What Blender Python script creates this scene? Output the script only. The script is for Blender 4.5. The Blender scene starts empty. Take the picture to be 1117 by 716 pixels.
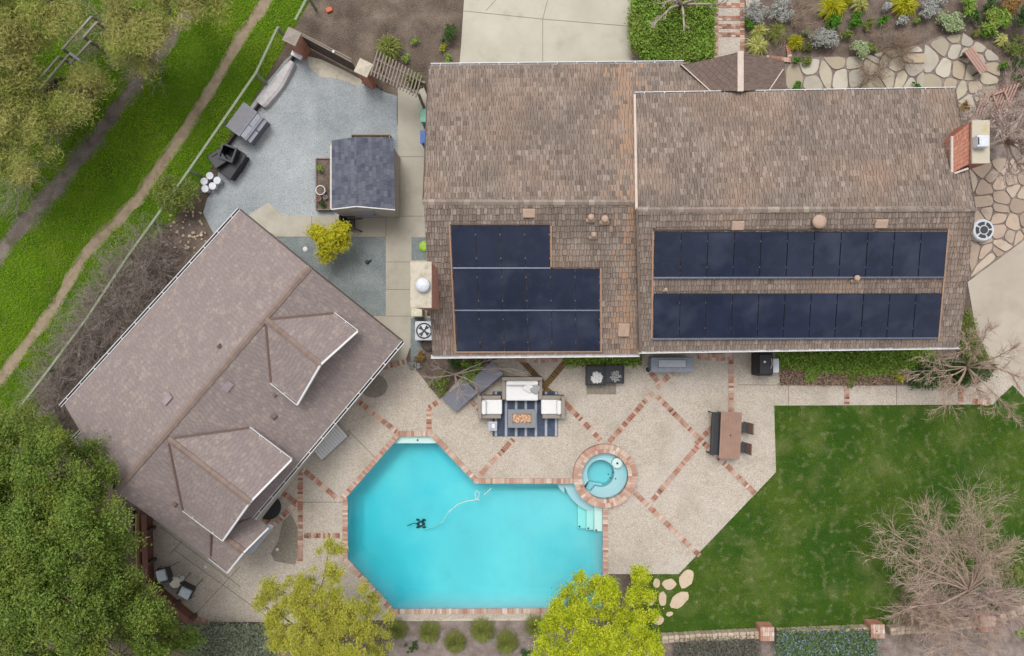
import bpy, math, random
import numpy as np
from mathutils import Vector, Matrix
from mathutils.geometry import tessellate_polygon
R = math.radians
random.seed(7)
rng = np.random.default_rng(7)
sc = bpy.context.scene
C = sc.collection

# ------------------------------------------------------------------ camera, sky, sun, exposure
CH = 31.0                                   # the drone's height above the patio
cam = bpy.data.objects.new('camera', bpy.data.cameras.new('camera'))
C.objects.link(cam)
cam.location = (0, 0, CH)
cam.rotation_euler = (0, 0, 0)
cam.data.sensor_width = 36
cam.data.lens = 36 * CH / (1117 / 24.0)
cam.data.clip_end = 2000
sc.camera = cam

SUN_EL, SUN_AZ = 66, 342                    # azimuth clockwise from +Y
w = bpy.data.worlds.new('World'); sc.world = w; w.use_nodes = True
nt = w.node_tree; nt.nodes.clear()
out = nt.nodes.new('ShaderNodeOutputWorld'); bg = nt.nodes.new('ShaderNodeBackground')
sky = nt.nodes.new('ShaderNodeTexSky'); sky.sky_type = 'NISHITA'; sky.sun_disc = False
sky.sun_elevation = R(SUN_EL); sky.sun_rotation = R(SUN_AZ); sky.dust_density = 3.0; sky.air_density = 1.0
hs = nt.nodes.new('ShaderNodeHueSaturation'); hs.inputs['Saturation'].default_value = 0.14; hs.inputs['Value'].default_value = 1.0
tc = nt.nodes.new('ShaderNodeTexCoord'); cn = nt.nodes.new('ShaderNodeTexNoise')
cn.inputs['Scale'].default_value = 7.0; cn.inputs['Detail'].default_value = 5
cr = nt.nodes.new('ShaderNodeMapRange'); cr.inputs['From Min'].default_value = .35; cr.inputs['From Max'].default_value = .68
cr.inputs['To Min'].default_value = .65; cr.inputs['To Max'].default_value = 1.7
mx = nt.nodes.new('ShaderNodeVectorMath'); mx.operation = 'SCALE'
nt.links.new(tc.outputs['Generated'], cn.inputs['Vector'])
nt.links.new(cn.outputs['Fac'], cr.inputs['Value'])
nt.links.new(sky.outputs[0], hs.inputs['Color']); nt.links.new(hs.outputs[0], mx.inputs[0])
nt.links.new(cr.outputs[0], mx.inputs['Scale'])
nt.links.new(mx.outputs[0], bg.inputs['Color']); bg.inputs['Strength'].default_value = 0.15
nt.links.new(bg.outputs[0], out.inputs[0])

sl = bpy.data.lights.new('sun', 'SUN'); sl.energy = 1.1; sl.angle = R(24); sl.color = (1.0, .965, .91)
so = bpy.data.objects.new('sun', sl); C.objects.link(so); so.location = (-20, 30, 60)
az, el = R(SUN_AZ), R(SUN_EL)
sd = Vector((math.sin(az) * math.cos(el), math.cos(az) * math.cos(el), math.sin(el)))
so.rotation_euler = sd.to_track_quat('Z', 'Y').to_euler()

sc.view_settings.view_transform = 'Standard'; sc.view_settings.look = 'None'
sc.view_settings.gamma = 1.0; sc.view_settings.exposure = 0.58
sc.render.engine = 'CYCLES'
sc.cycles.use_denoising = True
sc.cycles.max_bounces = 8; sc.cycles.transparent_max_bounces = 16
sc.cycles.diffuse_bounces = 3; sc.cycles.glossy_bounces = 3

# ------------------------------------------------------------------ helpers
def P(px, py, h=0.0):
    s = (CH - h) / CH / 24.0
    return Vector(((px - 558.5) * s, (358.0 - py) * s, h))
def P2(px, py, h=0.0):
    p = P(px, py, h); return (p.x, p.y)
def lin(c):
    c /= 255.0
    return c / 12.92 if c <= .04045 else ((c + .055) / 1.055) ** 2.4
K = 0.62
def A(r, g, b, k=None):                     # a surface's base colour from how it looks in flat daylight
    k = K if k is None else k
    return (min(.85, lin(r) * k), min(.85, lin(g) * k), min(.85, lin(b) * k), 1)
def worldloc(o):
    v = Vector((0, 0, 0))
    while o is not None: v += o.location; o = o.parent
    return v
def tag(o, label=None, cat=None, group=None, kind=None):
    if label: o['label'] = label
    if cat: o['category'] = cat
    if group: o['group'] = group
    if kind: o['kind'] = kind
    return o
def thing(name, label, cat, loc=(0, 0, 0), rz=0, group=None):
    o = bpy.data.objects.new(name, None); C.objects.link(o)
    o.location = loc; o.rotation_euler = (0, 0, rz); o.empty_display_size = .2
    return tag(o, label, cat, group)
class MB:
    def __init__(s): s.v = []; s.f = []; s.m = []
    def add(s, vs, fs, m=0):
        b = len(s.v); s.v += [tuple(x) for x in vs]
        s.f += [tuple(b + i for i in f) for f in fs]; s.m += [m] * len(fs); return s
    def box(s, c, d, rz=0, m=0, tilt=None, taper=1.0):
        cx, cy, cz = c; hx, hy, hz = d[0] / 2, d[1] / 2, d[2] / 2
        M = Matrix.Rotation(rz, 3, 'Z')
        if tilt: M = M @ Matrix.Rotation(tilt[0], 3, 'X') @ Matrix.Rotation(tilt[1], 3, 'Y')
        vs = []
        for z in (-1, 1):
            t = taper if z > 0 else 1
            for x, y in ((-1, -1), (1, -1), (1, 1), (-1, 1)):
                vs.append(M @ Vector((x * hx * t, y * hy * t, z * hz)) + Vector(c))
        return s.add(vs, [(3, 2, 1, 0), (4, 5, 6, 7), (0, 1, 5, 4), (1, 2, 6, 5), (2, 3, 7, 6), (3, 0, 4, 7)], m)
    def rbox(s, c, d, r=.03, rz=0, m=0, tilt=None):      # box with bevelled (chamfered) edges
        hx, hy, hz = d[0] / 2, d[1] / 2, d[2] / 2
        r = min(r, hx * .9, hy * .9, hz * .9)
        M = Matrix.Rotation(rz, 3, 'Z')
        if tilt: M = M @ Matrix.Rotation(tilt[0], 3, 'X') @ Matrix.Rotation(tilt[1], 3, 'Y')
        rings = []
        def ring(k, z):
            pts = []
            for (sx, sy) in ((1, 1), (-1, 1), (-1, -1), (1, -1)):
                a0 = {(1, 1): 0, (-1, 1): 90, (-1, -1): 180, (1, -1): 270}[(sx, sy)]
                for a in (a0, a0 + 45, a0 + 90):
                    pts.append(Vector((sx * (hx - r) + (r - k) * math.cos(R(a)), sy * (hy - r) + (r - k) * math.sin(R(a)), z)))
            return pts
        for k, z in ((r, -hz), (r * .3, -hz + r * .3), (0, -hz + r), (0, hz - r), (r * .3, hz - r * .3), (r * .95, hz)):
            rings.append(ring(k, z))
        vs = [M @ p + Vector(c) for rg in rings for p in rg]
        n = 12; fs = [tuple(reversed(range(n))), tuple(range(5 * n, 6 * n))]
        for i in range(5):
            for j in range(n):
                fs.append((i * n + j, i * n + (j + 1) % n, (i + 1) * n + (j + 1) % n, (i + 1) * n + j))
        return s.add(vs, fs, m)
    def bar(s, p0, p1, w, h, m=0, up=(0, 0, 1)):
        p0, p1 = Vector(p0), Vector(p1); d = (p1 - p0).normalized(); up = Vector(up)
        sd_ = d.cross(up)
        if sd_.length < 1e-4: sd_ = d.cross(Vector((0, 1, 0)))
        sd_.normalize(); u = sd_.cross(d).normalized()
        vs = []
        for p in (p0, p1):
            for a, b in ((-1, -1), (1, -1), (1, 1), (-1, 1)):
                vs.append(p + sd_ * a * w / 2 + u * b * h / 2)
        return s.add(vs, [(3, 2, 1, 0), (4, 5, 6, 7), (0, 1, 5, 4), (1, 2, 6, 5), (2, 3, 7, 6), (3, 0, 4, 7)], m)
    def tube(s, pts, rad, n=6, m=0):
        pts = [Vector(p) for p in pts]
        if not hasattr(rad, '__len__'): rad = [rad] * len(pts)
        vs = []; prev = None
        for i, p in enumerate(pts):
            d = (pts[min(i + 1, len(pts) - 1)] - pts[max(i - 1, 0)])
            d = d.normalized() if d.length > 1e-9 else Vector((0, 0, 1))
            a = prev if prev is not None else (Vector((1, 0, 0)) if abs(d.x) < .9 else Vector((0, 1, 0)))
            a = (a - d * a.dot(d))
            a = a.normalized() if a.length > 1e-6 else d.orthogonal().normalized()
            prev = a; b = d.cross(a)
            for k in range(n):
                t = 2 * math.pi * k / n
                vs.append(p + (a * math.cos(t) + b * math.sin(t)) * rad[i])
        fs = [tuple(reversed(range(n))), tuple(range((len(pts) - 1) * n, len(pts) * n))]
        for i in range(len(pts) - 1):
            for k in range(n):
                fs.append((i * n + k, i * n + (k + 1) % n, (i + 1) * n + (k + 1) % n, (i + 1) * n + k))
        return s.add(vs, fs, m)
    def lathe(s, prof, c=(0, 0, 0), n=20, m=0, arc=(0, 2 * math.pi)):
        vs = [(c[0] + r * math.cos(2 * math.pi * k / n), c[1] + r * math.sin(2 * math.pi * k / n), c[2] + z) for r, z in prof for k in range(n)]
        fs = []
        for i in range(len(prof) - 1):
            for k in range(n):
                fs.append((i * n + k, i * n + (k + 1) % n, (i + 1) * n + (k + 1) % n, (i + 1) * n + k))
        if prof[0][0] > 1e-4 and prof[0][1] <= prof[-1][1] + 9: fs.append(tuple(reversed(range(n))))
        if prof[-1][0] > 1e-4: fs.append(tuple(range((len(prof) - 1) * n, len(prof) * n)))
        return s.add(vs, fs, m)
    def prism(s, poly, z0, z1, m=0, mt=None):              # poly: list of (x,y); z1 may be a function
        n = len(poly); area = sum(poly[i][0] * poly[(i + 1) % n][1] - poly[(i + 1) % n][0] * poly[i][1] for i in range(n))
        if area < 0: poly = poly[::-1]
        tris = tessellate_polygon([[Vector((x, y, 0)) for x, y in poly]])
        zt = z1 if callable(z1) else (lambda x, y: z1)
        vs = [(x, y, z0) for x, y in poly] + [(x, y, zt(x, y)) for x, y in poly]
        fs = [(i, (i + 1) % n, n + (i + 1) % n, n + i) for i in range(n)]
        s.add(vs, fs, m)
        tv = [(x, y, zt(x, y)) for x, y in poly]; tf = []
        for t in tris:
            a, b, c_ = t
            ar = (poly[b][0] - poly[a][0]) * (poly[c_][1] - poly[a][1]) - (poly[c_][0] - poly[a][0]) * (poly[b][1] - poly[a][1])
            tf.append((a, b, c_) if ar > 0 else (a, c_, b))
        s.add(tv, tf, m if mt is None else mt)
        return s
    def build(s, name, mat, parent=None, smooth=False):
        off = worldloc(parent) if parent is not None else Vector((0, 0, 0))
        me = bpy.data.meshes.new(name)
        me.from_pydata([(x - off.x, y - off.y, z - off.z) for x, y, z in s.v], [], s.f)
        mats = mat if isinstance(mat, (list, tuple)) else [mat]
        for mm in mats: me.materials.append(mm)
        me.polygons.foreach_set('material_index', s.m)
        if smooth: me.polygons.foreach_set('use_smooth', [True] * len(me.polygons))
        me.update()
        o = bpy.data.objects.new(name, me); C.objects.link(o)
        if parent is not None: o.parent = parent
        return o
def solo(mb, name, mat, loc, label, cat, group=None, smooth=False):     # a thing that is one mesh, its origin at its base
    e = bpy.data.objects.new('tmp', None); e.location = loc
    off = Vector(loc); mb.v = [(x - off.x, y - off.y, z - off.z) for x, y, z in mb.v]
    o = mb.build(name, mat, None, smooth); o.location = loc
    bpy.data.objects.remove(e)
    return tag(o, label, cat, group)
def np_mesh(name, verts, nper, mat, parent=None):        # many small separate n-gons at once
    nv = len(verts); nf = nv // nper
    me = bpy.data.meshes.new(name)
    me.vertices.add(nv); me.vertices.foreach_set('co', np.asarray(verts, np.float32).ravel())
    me.loops.add(nv); me.loops.foreach_set('vertex_index', np.arange(nv, dtype=np.int32))
    me.polygons.add(nf); me.polygons.foreach_set('loop_start', np.arange(0, nv, nper, dtype=np.int32))
    try: me.polygons.foreach_set('loop_total', np.full(nf, nper, np.int32))
    except Exception: pass
    me.materials.append(mat); me.update(calc_edges=True); me.validate()
    o = bpy.data.objects.new(name, me); C.objects.link(o)
    if parent is not None: o.parent = parent
    return o
def copy_tree(o, parent=None):
    c = o.copy(); C.objects.link(c)
    if parent is not None: c.parent = parent
    for ch in list(o.children): copy_tree(ch, c)
    return c
def struct(mb, name, mat): return tag(mb.build(name, mat), kind='structure')

# ------------------------------------------------------------------ materials
MATS = {}
def mat(name, cols, scale=4.0, rough=.85, detail=6.0, spots=None, bump=0.0, bscale=40.0, island=False, big=None, spec=.3, metal=0.0, trans=0.0):
    """cols: colours spread over a noise (or over the random value of each separate piece when island);
    big=(colour, scale, amount, lo, hi): worn patches, and the sky sheen painted on the solar glass; spots=(colour, scale, amount): fine specks."""
    m = bpy.data.materials.new(name); m.use_nodes = True; MATS[name] = m
    t = m.node_tree; N = t.nodes; L = t.links; b = N['Principled BSDF']
    b.inputs['Roughness'].default_value = rough; b.inputs['Specular IOR Level'].default_value = spec; b.inputs['Metallic'].default_value = metal
    tcn = N.new('ShaderNodeNewGeometry'); pos = tcn.outputs['Position']
    ramp = N.new('ShaderNodeValToRGB'); e = ramp.color_ramp.elements
    n = len(cols); lo, hi = (0, 1) if island else (.32, .68)
    while len(e) < n: e.new(.5)
    for i, c in enumerate(cols): e[i].position = lo + (hi - lo) * (i / max(1, n - 1)); e[i].color = c
    if n == 1: e[-1].color = cols[0]; e[0].color = cols[0]
    if island: L.new(tcn.outputs['Random Per Island'], ramp.inputs[0])
    else:
        nz = N.new('ShaderNodeTexNoise'); nz.inputs['Scale'].default_value = scale; nz.inputs['Detail'].default_value = detail; nz.inputs['Roughness'].default_value = .65
        L.new(pos, nz.inputs['Vector']); L.new(nz.outputs['Fac'], ramp.inputs[0])
    col = ramp.outputs[0]
    def over(colin, c, fac, mode='MIX'):
        x = N.new('ShaderNodeMix'); x.data_type = 'RGBA'; x.blend_type = mode
        L.new(fac, x.inputs[0]); L.new(colin, x.inputs[6]); x.inputs[7].default_value = c
        return x.outputs[2]
    def mask(sc_, lo_, hi_, amt, det=9):
        q = N.new('ShaderNodeTexNoise'); q.inputs['Scale'].default_value = sc_; q.inputs['Detail'].default_value = det
        L.new(pos, q.inputs['Vector'])
        r = N.new('ShaderNodeMapRange'); r.inputs['From Min'].default_value = lo_; r.inputs['From Max'].default_value = hi_
        r.inputs['To Max'].default_value = amt; L.new(q.outputs['Fac'], r.inputs['Value']); return r.outputs[0]
    for bb in (big or []): col = over(col, bb[0], mask(bb[1], bb[3], bb[4], bb[2]))
    for sp in (spots or []): col = over(col, sp[0], mask(sp[1], .56, .66, sp[2], 1))
    L.new(col, b.inputs['Base Color'])
    if bump:
        q = N.new('ShaderNodeTexNoise'); q.inputs['Scale'].default_value = bscale; q.inputs['Detail'].default_value = 3
        L.new(pos, q.inputs['Vector']); bp = N.new('ShaderNodeBump'); bp.inputs['Strength'].default_value = bump; bp.inputs['Distance'].default_value = .02
        L.new(q.outputs['Fac'], bp.inputs['Height']); L.new(bp.outputs[0], b.inputs['Normal'])
    if trans:
        tr = N.new('ShaderNodeBsdfTranslucent'); L.new(col, tr.inputs['Color'])
        ms = N.new('ShaderNodeMixShader'); ms.inputs[0].default_value = trans
        L.new(b.outputs[0], ms.inputs[1]); L.new(tr.outputs[0], ms.inputs[2]); L.new(ms.outputs[0], N['Material Output'].inputs[0])
    return m
def flat(name, rgb, rough=.6, metal=0.0, var=.12, scale=6, spec=.4):
    c = A(*rgb); d = tuple(x * (1 - var) for x in c[:3]) + (1,); u = tuple(min(.85, x * (1 + var)) for x in c[:3]) + (1,)
    return mat(name, [d, c, u], scale=scale, rough=rough, metal=metal, spec=spec)

m_soil = mat('soil', [A(78, 66, 56), A(108, 93, 81), A(136, 121, 107)], .8, .95, 10, big=[(A(158, 144, 128), .45, .6, .55, .68), (A(84, 72, 62), .6, .5, .5, .66)], spots=[(A(175, 160, 145), 30, .5), (A(60, 50, 42), 22, .6)], bump=.6)
m_mulch = mat('mulch', [A(88, 74, 64), A(118, 102, 92), A(138, 122, 110)], 2.5, .95, 9, spots=[(A(66, 54, 46), 26, .6), (A(160, 145, 130), 40, .5)], bump=.7)
m_gray_mulch = mat('dry_soil', [A(120, 106, 98), A(148, 134, 126), A(172, 158, 150)], 2.0, .95, 9, spots=[(A(90, 78, 70), 26, .5)], bump=.5)
m_meadow = mat('meadow_ground', [A(60, 86, 10), A(84, 116, 14), A(110, 132, 34)], .8, .95, 9, bump=.6)
m_lawn = mat('lawn_ground', [A(54, 84, 24), A(72, 98, 34), A(92, 112, 52)], .55, .95, 10, big=[(A(46, 86, 18), .38, .8, .46, .58), (A(122, 128, 80), .7, .4, .52, .7), (A(130, 132, 90), 3.0, .4, .54, .68)], bump=.5, bscale=60)
m_track = mat('dirt_track', [A(98, 88, 80), A(120, 109, 100), A(142, 131, 121)], 1.1, .95, 9, big=[(A(74, 82, 40), 1.6, .5, .56, .66), (A(142, 128, 114), .7, .5, .54, .66)], spots=[(A(70, 62, 55), 18, .5)], bump=.5)
m_foot = mat('footpath_dirt', [A(136, 119, 96), A(160, 141, 117), A(182, 164, 142)], 2.0, .95, 9, big=[(A(112, 112, 58), 2.0, .5, .56, .66)], bump=.4)
m_gravel = mat('blue_gravel', [A(140, 149, 153), A(168, 174, 177), A(196, 200, 201)], .45, .9, 12, big=[(A(212, 214, 214), .16, .7, .46, .62)], spots=[(A(210, 214, 214), 34, .55), (A(96, 106, 112), 30, .6), (A(125, 132, 140), 14, .35)], bump=.8, bscale=50)
m_gravel2 = mat('green_gravel', [A(122, 132, 134), A(142, 152, 152), A(166, 172, 170)], .8, .9, 12, spots=[(A(196, 200, 198), 34, .5), (A(84, 94, 98), 30, .6)], bump=.8, bscale=50)
m_conc = mat('concrete', [A(178, 170, 154), A(197, 190, 174), A(208, 201, 187)], .7, .85, 10, big=[(A(168, 160, 142), .35, .5, .5, .7)], spots=[(A(170, 160, 145), 40, .3)])
m_drive = mat('driveway_concrete', [A(192, 186, 168), A(203, 197, 180), A(211, 205, 190)], .5, .85, 9, big=[(A(184, 180, 158), .3, .6, .48, .7), (A(170, 162, 146), 1.1, .35, .6, .72)])
m_aggr = mat('aggregate_concrete', [A(180, 167, 150), A(206, 193, 177), A(221, 209, 194)], 14, .9, 3, big=[(A(176, 165, 148), .8, .6, .5, .68), (A(216, 206, 194), .35, .6, .5, .66), (A(160, 148, 130), 2.2, .35, .58, .7)], spots=[(A(130, 118, 104), 26, .6), (A(236, 228, 218), 38, .7), (A(150, 138, 124), 60, .5)], bump=.5, bscale=60)
m_aggr2 = mat('old_aggregate_concrete', [A(128, 119, 106), A(152, 142, 128), A(170, 160, 144)], 14, .9, 3, spots=[(A(100, 90, 80), 34, .55)], bump=.5, bscale=60)
m_brick = mat('paving_brick', [A(150, 92, 72), A(190, 136, 114), A(172, 108, 88), A(214, 180, 160), A(126, 78, 62), A(200, 152, 130), A(226, 204, 188), A(182, 144, 122), A(160, 100, 80)], island=True, rough=.9, big=[(A(130, 108, 92), 1.2, .4, .5, .66), (A(226, 206, 192), 1.7, .5, .5, .66)])
m_brick_pale = mat('coping_brick', [A(206, 168, 150), A(224, 202, 184), A(194, 146, 126), A(232, 216, 200), A(180, 126, 106), A(214, 182, 164), A(200, 158, 140), A(186, 134, 114)], island=True, rough=.9, big=[(A(170, 130, 112), 2.4, .35, .52, .7)])
m_brick_moss = mat('mossy_brick', [A(104, 76, 46), A(128, 98, 54), A(112, 92, 40), A(140, 104, 76)], island=True, rough=.95)
m_brick_wall = mat('chimney_brick', [A(200, 136, 112), A(212, 150, 126), A(188, 122, 100), A(218, 168, 148)], island=True, rough=.9)
m_mortar = flat('mortar', (170, 158, 146), .95)
m_stone = mat('flagstone', [A(190, 180, 160), A(204, 192, 168), A(182, 174, 160), A(210, 202, 186), A(194, 174, 150), A(176, 166, 146)], island=True, rough=.9, big=[(A(160, 148, 128), 1.6, .4, .5, .7)], bump=.3, bscale=8)
m_stone_warm = mat('warm_flagstone', [A(184, 162, 144), A(204, 182, 162), A(170, 150, 134), A(210, 192, 172)], island=True, rough=.9, big=[(A(158, 138, 118), 1.6, .45, .5, .7)], bump=.3, bscale=8)
m_stone_pale = mat('pale_stone', [A(226, 204, 176), A(218, 196, 168), A(232, 212, 188)], island=True, rough=.9, big=[(A(196, 172, 144), 3, .4, .5, .7)])
m_shake = mat('cedar_shakes', [A(124, 109, 99), A(149, 132, 120), A(137, 121, 110), A(157, 139, 127), A(143, 126, 115), A(119, 104, 94), A(170, 153, 141), A(147, 131, 120), A(131, 116, 106)], island=True, rough=.95,
              big=[(A(168, 138, 118), .4, .5, .5, .68), (A(120, 108, 99), .55, .6, .5, .68), (A(176, 162, 150), .8, .4, .56, .7)], spots=[(A(104, 92, 83), 12, .3)], bump=.4, bscale=30)
m_shake_rust = mat('rusty_shakes', [A(158, 134, 116), A(168, 138, 117), A(176, 142, 116), A(160, 136, 118), A(172, 148, 130)], island=True, rough=.95)
m_shake_ridge = mat('ridge_shakes', [A(140, 124, 112), A(158, 142, 130), A(150, 134, 122), A(176, 162, 150), A(132, 117, 106)], island=True, rough=.95)
m_under = flat('roof_underlay', (78, 68, 60), .95)
m_comp = mat('asphalt_shingles', [A(148, 134, 131), A(157, 143, 140), A(151, 137, 134), A(159, 145, 140), A(149, 135, 132), A(154, 140, 137), A(170, 155, 147)], island=True, rough=.95,
             big=[(A(182, 165, 152), 2.4, .45, .56, .66), (A(144, 131, 129), 1.1, .25, .52, .66)], spots=[(A(120, 105, 105), 30, .25)])
m_ridge = mat('ridge_shingles', [A(142, 124, 116), A(152, 132, 122), A(138, 119, 110)], island=True, rough=.95)
m_entry = mat('brown_shingles', [A(118, 101, 92), A(126, 108, 98), A(114, 97, 88), A(130, 112, 102)], island=True, rough=.95)
m_shedroof = mat('slate_grey_shingles', [A(78, 82, 98), A(96, 100, 114), A(114, 116, 128), A(86, 90, 104), A(104, 108, 120)], island=True, rough=.9, big=[(A(124, 126, 134), 1.6, .35, .5, .7)])
m_white = flat('white_paint', (236, 234, 234), .5, var=.04)
m_wall = flat('stucco_wall', (200, 190, 176), .9)
m_trim_pink = flat('faded_trim', (214, 196, 184), .8)
m_solar = mat('solar_glass', [A(16, 26, 50), A(24, 34, 60), A(34, 44, 70)], .4, .1, 3, spec=.5, big=[(A(84, 90, 108), .7, .45, .52, .72), (A(40, 48, 74), 2.5, .5, .5, .68)])  # paler patches in the colour stand in for cloud reflections and sky haze
m_frame = flat('panel_frame', (58, 64, 82), .4, .6)
m_rail = flat('pale_rail', (112, 118, 136), .4, .5)
m_copper = flat('tan_trim', (190, 150, 124), .8)
m_tanmetal = flat('tan_vent', (190, 162, 142), .7)
m_metal = flat('galvanised', (190, 192, 194), .35, .7)
m_whitemetal = flat('white_metal', (222, 225, 232), .35)
m_black = flat('black_plastic', (36, 36, 40), .5)
m_dark = flat('dark_grey', (62, 64, 70), .6)
m_grey = flat('grey_board', (128, 130, 140), .6)
m_ltgrey = flat('pale_grey_board', (186, 188, 198), .6)
m_shedwall = flat('shed_wall', (214, 208, 200), .8)
m_cushion = flat('white_cushion', (246, 244, 242), .9, var=.02)
m_wicker = flat('grey_wicker', (158, 148, 138), .9, scale=60)
m_table = flat('brown_table_top', (162, 128, 110), .6, scale=2)
m_wood_grey = flat('weathered_wood', (150, 136, 124), .9, scale=8)
m_wood_pale = flat('bleached_wood', (168, 160, 148), .9, scale=8)
m_wood_dark = flat('dark_wood', (96, 82, 74), .9, scale=8)
m_wood_red = flat('redwood', (120, 78, 64), .8, scale=5)
m_wood_pink = flat('pinkish_wood', (184, 148, 134), .9, scale=8)
m_log = flat('log_bark', (146, 118, 84), .95, scale=9)
m_post = flat('greenish_rail', (150, 158, 130), .8)
m_capstone = mat('cap_concrete', [A(196, 184, 164), A(212, 202, 184), A(178, 166, 144)], 3, .9)
m_capgrey = mat('grey_cap', [A(150, 138, 128), A(168, 156, 146), A(140, 128, 118)], 3, .9)
m_capyellow = mat('lichen_cap', [A(196, 186, 168), A(206, 196, 176), A(200, 174, 116)], 1.3, .9)
m_lounge = flat('slate_fabric', (126, 126, 136), .85, scale=20)
m_bark = flat('bark', (110, 94, 80), .95, scale=10)
m_bark_g = flat('grey_bark', (130, 116, 104), .95, scale=10)
m_bark_pale = flat('pale_bark', (196, 178, 166), .95, scale=10)
m_twig_grey = mat('grey_twigs', [A(128, 114, 108), A(166, 152, 142), A(146, 130, 122)], 3, .95)
m_twig_warm = mat('warm_twigs', [A(160, 136, 116), A(186, 164, 142), A(172, 150, 130), A(178, 140, 124)], 2, .95)
m_twig_tan = mat('tan_twigs', [A(190, 164, 146), A(212, 188, 168), A(200, 174, 156), A(204, 162, 146)], 2, .95)
m_twig_pale = mat('pale_twigs', [A(222, 200, 188), A(234, 216, 204), A(212, 186, 174)], 2, .95)
m_twig_pink = mat('pink_twigs', [A(204, 176, 162), A(220, 196, 184), A(190, 158, 146)], 2, .95)
def leafmat(name, cols, sc_=.9, patch=None):
    return mat(name, cols, island=True, rough=.7, trans=.25, big=[(patch, sc_, .55, .48, .66)] if patch else None, spec=.2)
KL = .78
def B(r, g, b): return A(r, g, b, KL)
l_willow = leafmat('willow_leaves', [B(160, 160, 84), B(190, 184, 108), B(144, 148, 70), B(174, 164, 104), B(118, 128, 56)], .6, B(128, 148, 50))
l_green = leafmat('green_leaves', [B(86, 112, 38), B(112, 136, 54), B(98, 124, 44), B(146, 162, 78), B(64, 90, 28)], .8, B(132, 140, 52))
l_green2 = leafmat('mid_green_leaves', [B(104, 120, 56), B(122, 136, 66), B(140, 148, 78), B(90, 106, 50)], .7, B(132, 136, 60))
l_yellow = leafmat('yellow_green_leaves', [B(186, 196, 18), B(214, 218, 36), B(164, 178, 20), B(226, 226, 76), B(128, 146, 26), B(110, 128, 30)], 1.4, B(150, 172, 22))
l_olive = leafmat('olive_yellow_leaves', [B(180, 178, 54), B(200, 194, 76), B(156, 158, 48), B(212, 204, 104), B(124, 128, 44)], 1.4, B(160, 168, 40))
l_gold = leafmat('golden_leaves', [B(184, 180, 24), B(204, 196, 44), B(160, 160, 28), B(212, 202, 66)], 1.2, B(166, 168, 24))
l_hedge = leafmat('hedge_leaves', [B(124, 158, 56), B(148, 180, 74), B(108, 142, 48), B(168, 194, 96)], .8, B(144, 150, 76))
l_dark = leafmat('dark_leaves', [B(66, 94, 46), B(82, 110, 56), B(56, 82, 40), B(98, 122, 64)], 1.2, B(66, 98, 50))
l_bright = leafmat('bright_leaves', [B(74, 124, 28), B(98, 148, 42), B(64, 106, 28)], 1.2)
l_silver = leafmat('silver_leaves', [B(170, 172, 164), B(194, 194, 186), B(152, 156, 148), B(184, 180, 174)], 1.5)
l_sage = leafmat('sage_leaves', [B(166, 184, 132), B(184, 200, 152), B(150, 170, 120), B(196, 200, 160)], 1.5)
l_tuss = leafmat('tussock_blades', [B(186, 184, 24), B(206, 200, 44), B(160, 162, 26), B(214, 208, 80)], 1.5)
l_tuss_p = leafmat('pale_blades', [B(196, 194, 110), B(214, 210, 140), B(176, 178, 90), B(156, 166, 76)], 1.5)
l_tuss_g = leafmat('green_blades', [B(130, 138, 66), B(150, 156, 80), B(110, 122, 54), B(164, 166, 98)], 1.5)
l_brown = leafmat('dry_leaves', [B(168, 138, 116), B(190, 162, 142), B(150, 124, 104), B(198, 172, 154)], 1.5)
l_rust = leafmat('rust_leaves', [B(156, 118, 64), B(176, 136, 80), B(134, 116, 62)], 1.5)
l_blue = leafmat('blue_flowers', [B(84, 116, 54), B(104, 134, 66), B(96, 124, 60), B(160, 166, 196), B(90, 120, 58), B(124, 138, 110)], 1.5)
l_grass = mat('meadow_blades', [B(92, 132, 8), B(122, 158, 18), B(104, 144, 12), B(140, 172, 40), B(84, 120, 8)], island=True, rough=.8, trans=.2, spec=.1, big=[(B(72, 112, 4), .3, .6, .46, .62), (B(140, 158, 44), .5, .5, .52, .68), (B(88, 122, 12), 1.6, .3, .54, .66), (B(158, 154, 92), 2.5, .3, .58, .68)])
l_lawn = mat('lawn_blades', [B(68, 104, 10), B(92, 122, 20), B(80, 112, 14), B(106, 132, 32), B(58, 92, 10)], island=True, rough=.8, trans=.2, spec=.1, big=[(B(50, 92, 18), .38, .6, .46, .6), (B(104, 118, 34), .22, .5, .5, .64), (B(138, 144, 84), .7, .5, .52, .7), (B(152, 156, 104), 3.0, .6, .53, .67), (B(50, 82, 20), 1.8, .5, .54, .66)])

# ------------------------------------------------------------------ ground sheets
def px(poly, h=0): return [P2(a, b, h) for a, b in poly]
def sheet(name, poly, z, m, holes=(), thick=.06, kind='structure'):
    loops = [[Vector((x, y, z)) for x, y in poly]] + [[Vector((x, y, z)) for x, y in h] for h in holes]
    vs = [v for l in loops for v in l]; mb = MB(); fs = []
    for t in tessellate_polygon(loops):
        a, b, c = (vs[i] for i in t)
        ar = (b.x - a.x) * (c.y - a.y) - (c.x - a.x) * (b.y - a.y)
        if abs(ar) < 1e-9: continue
        fs.append(tuple(t) if ar > 0 else (t[0], t[2], t[1]))
    mb.add(vs, fs)
    if thick:
        n = len(poly); q = poly
        if sum(q[i][0] * q[(i + 1) % n][1] - q[(i + 1) % n][0] * q[i][1] for i in range(n)) < 0: q = q[::-1]
        mb.add([(x, y, z) for x, y in q] + [(x, y, z - thick) for x, y in q], [(i, n + i, n + (i + 1) % n, (i + 1) % n) for i in range(n)])
    return tag(mb.build(name, m), kind=kind)

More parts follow.
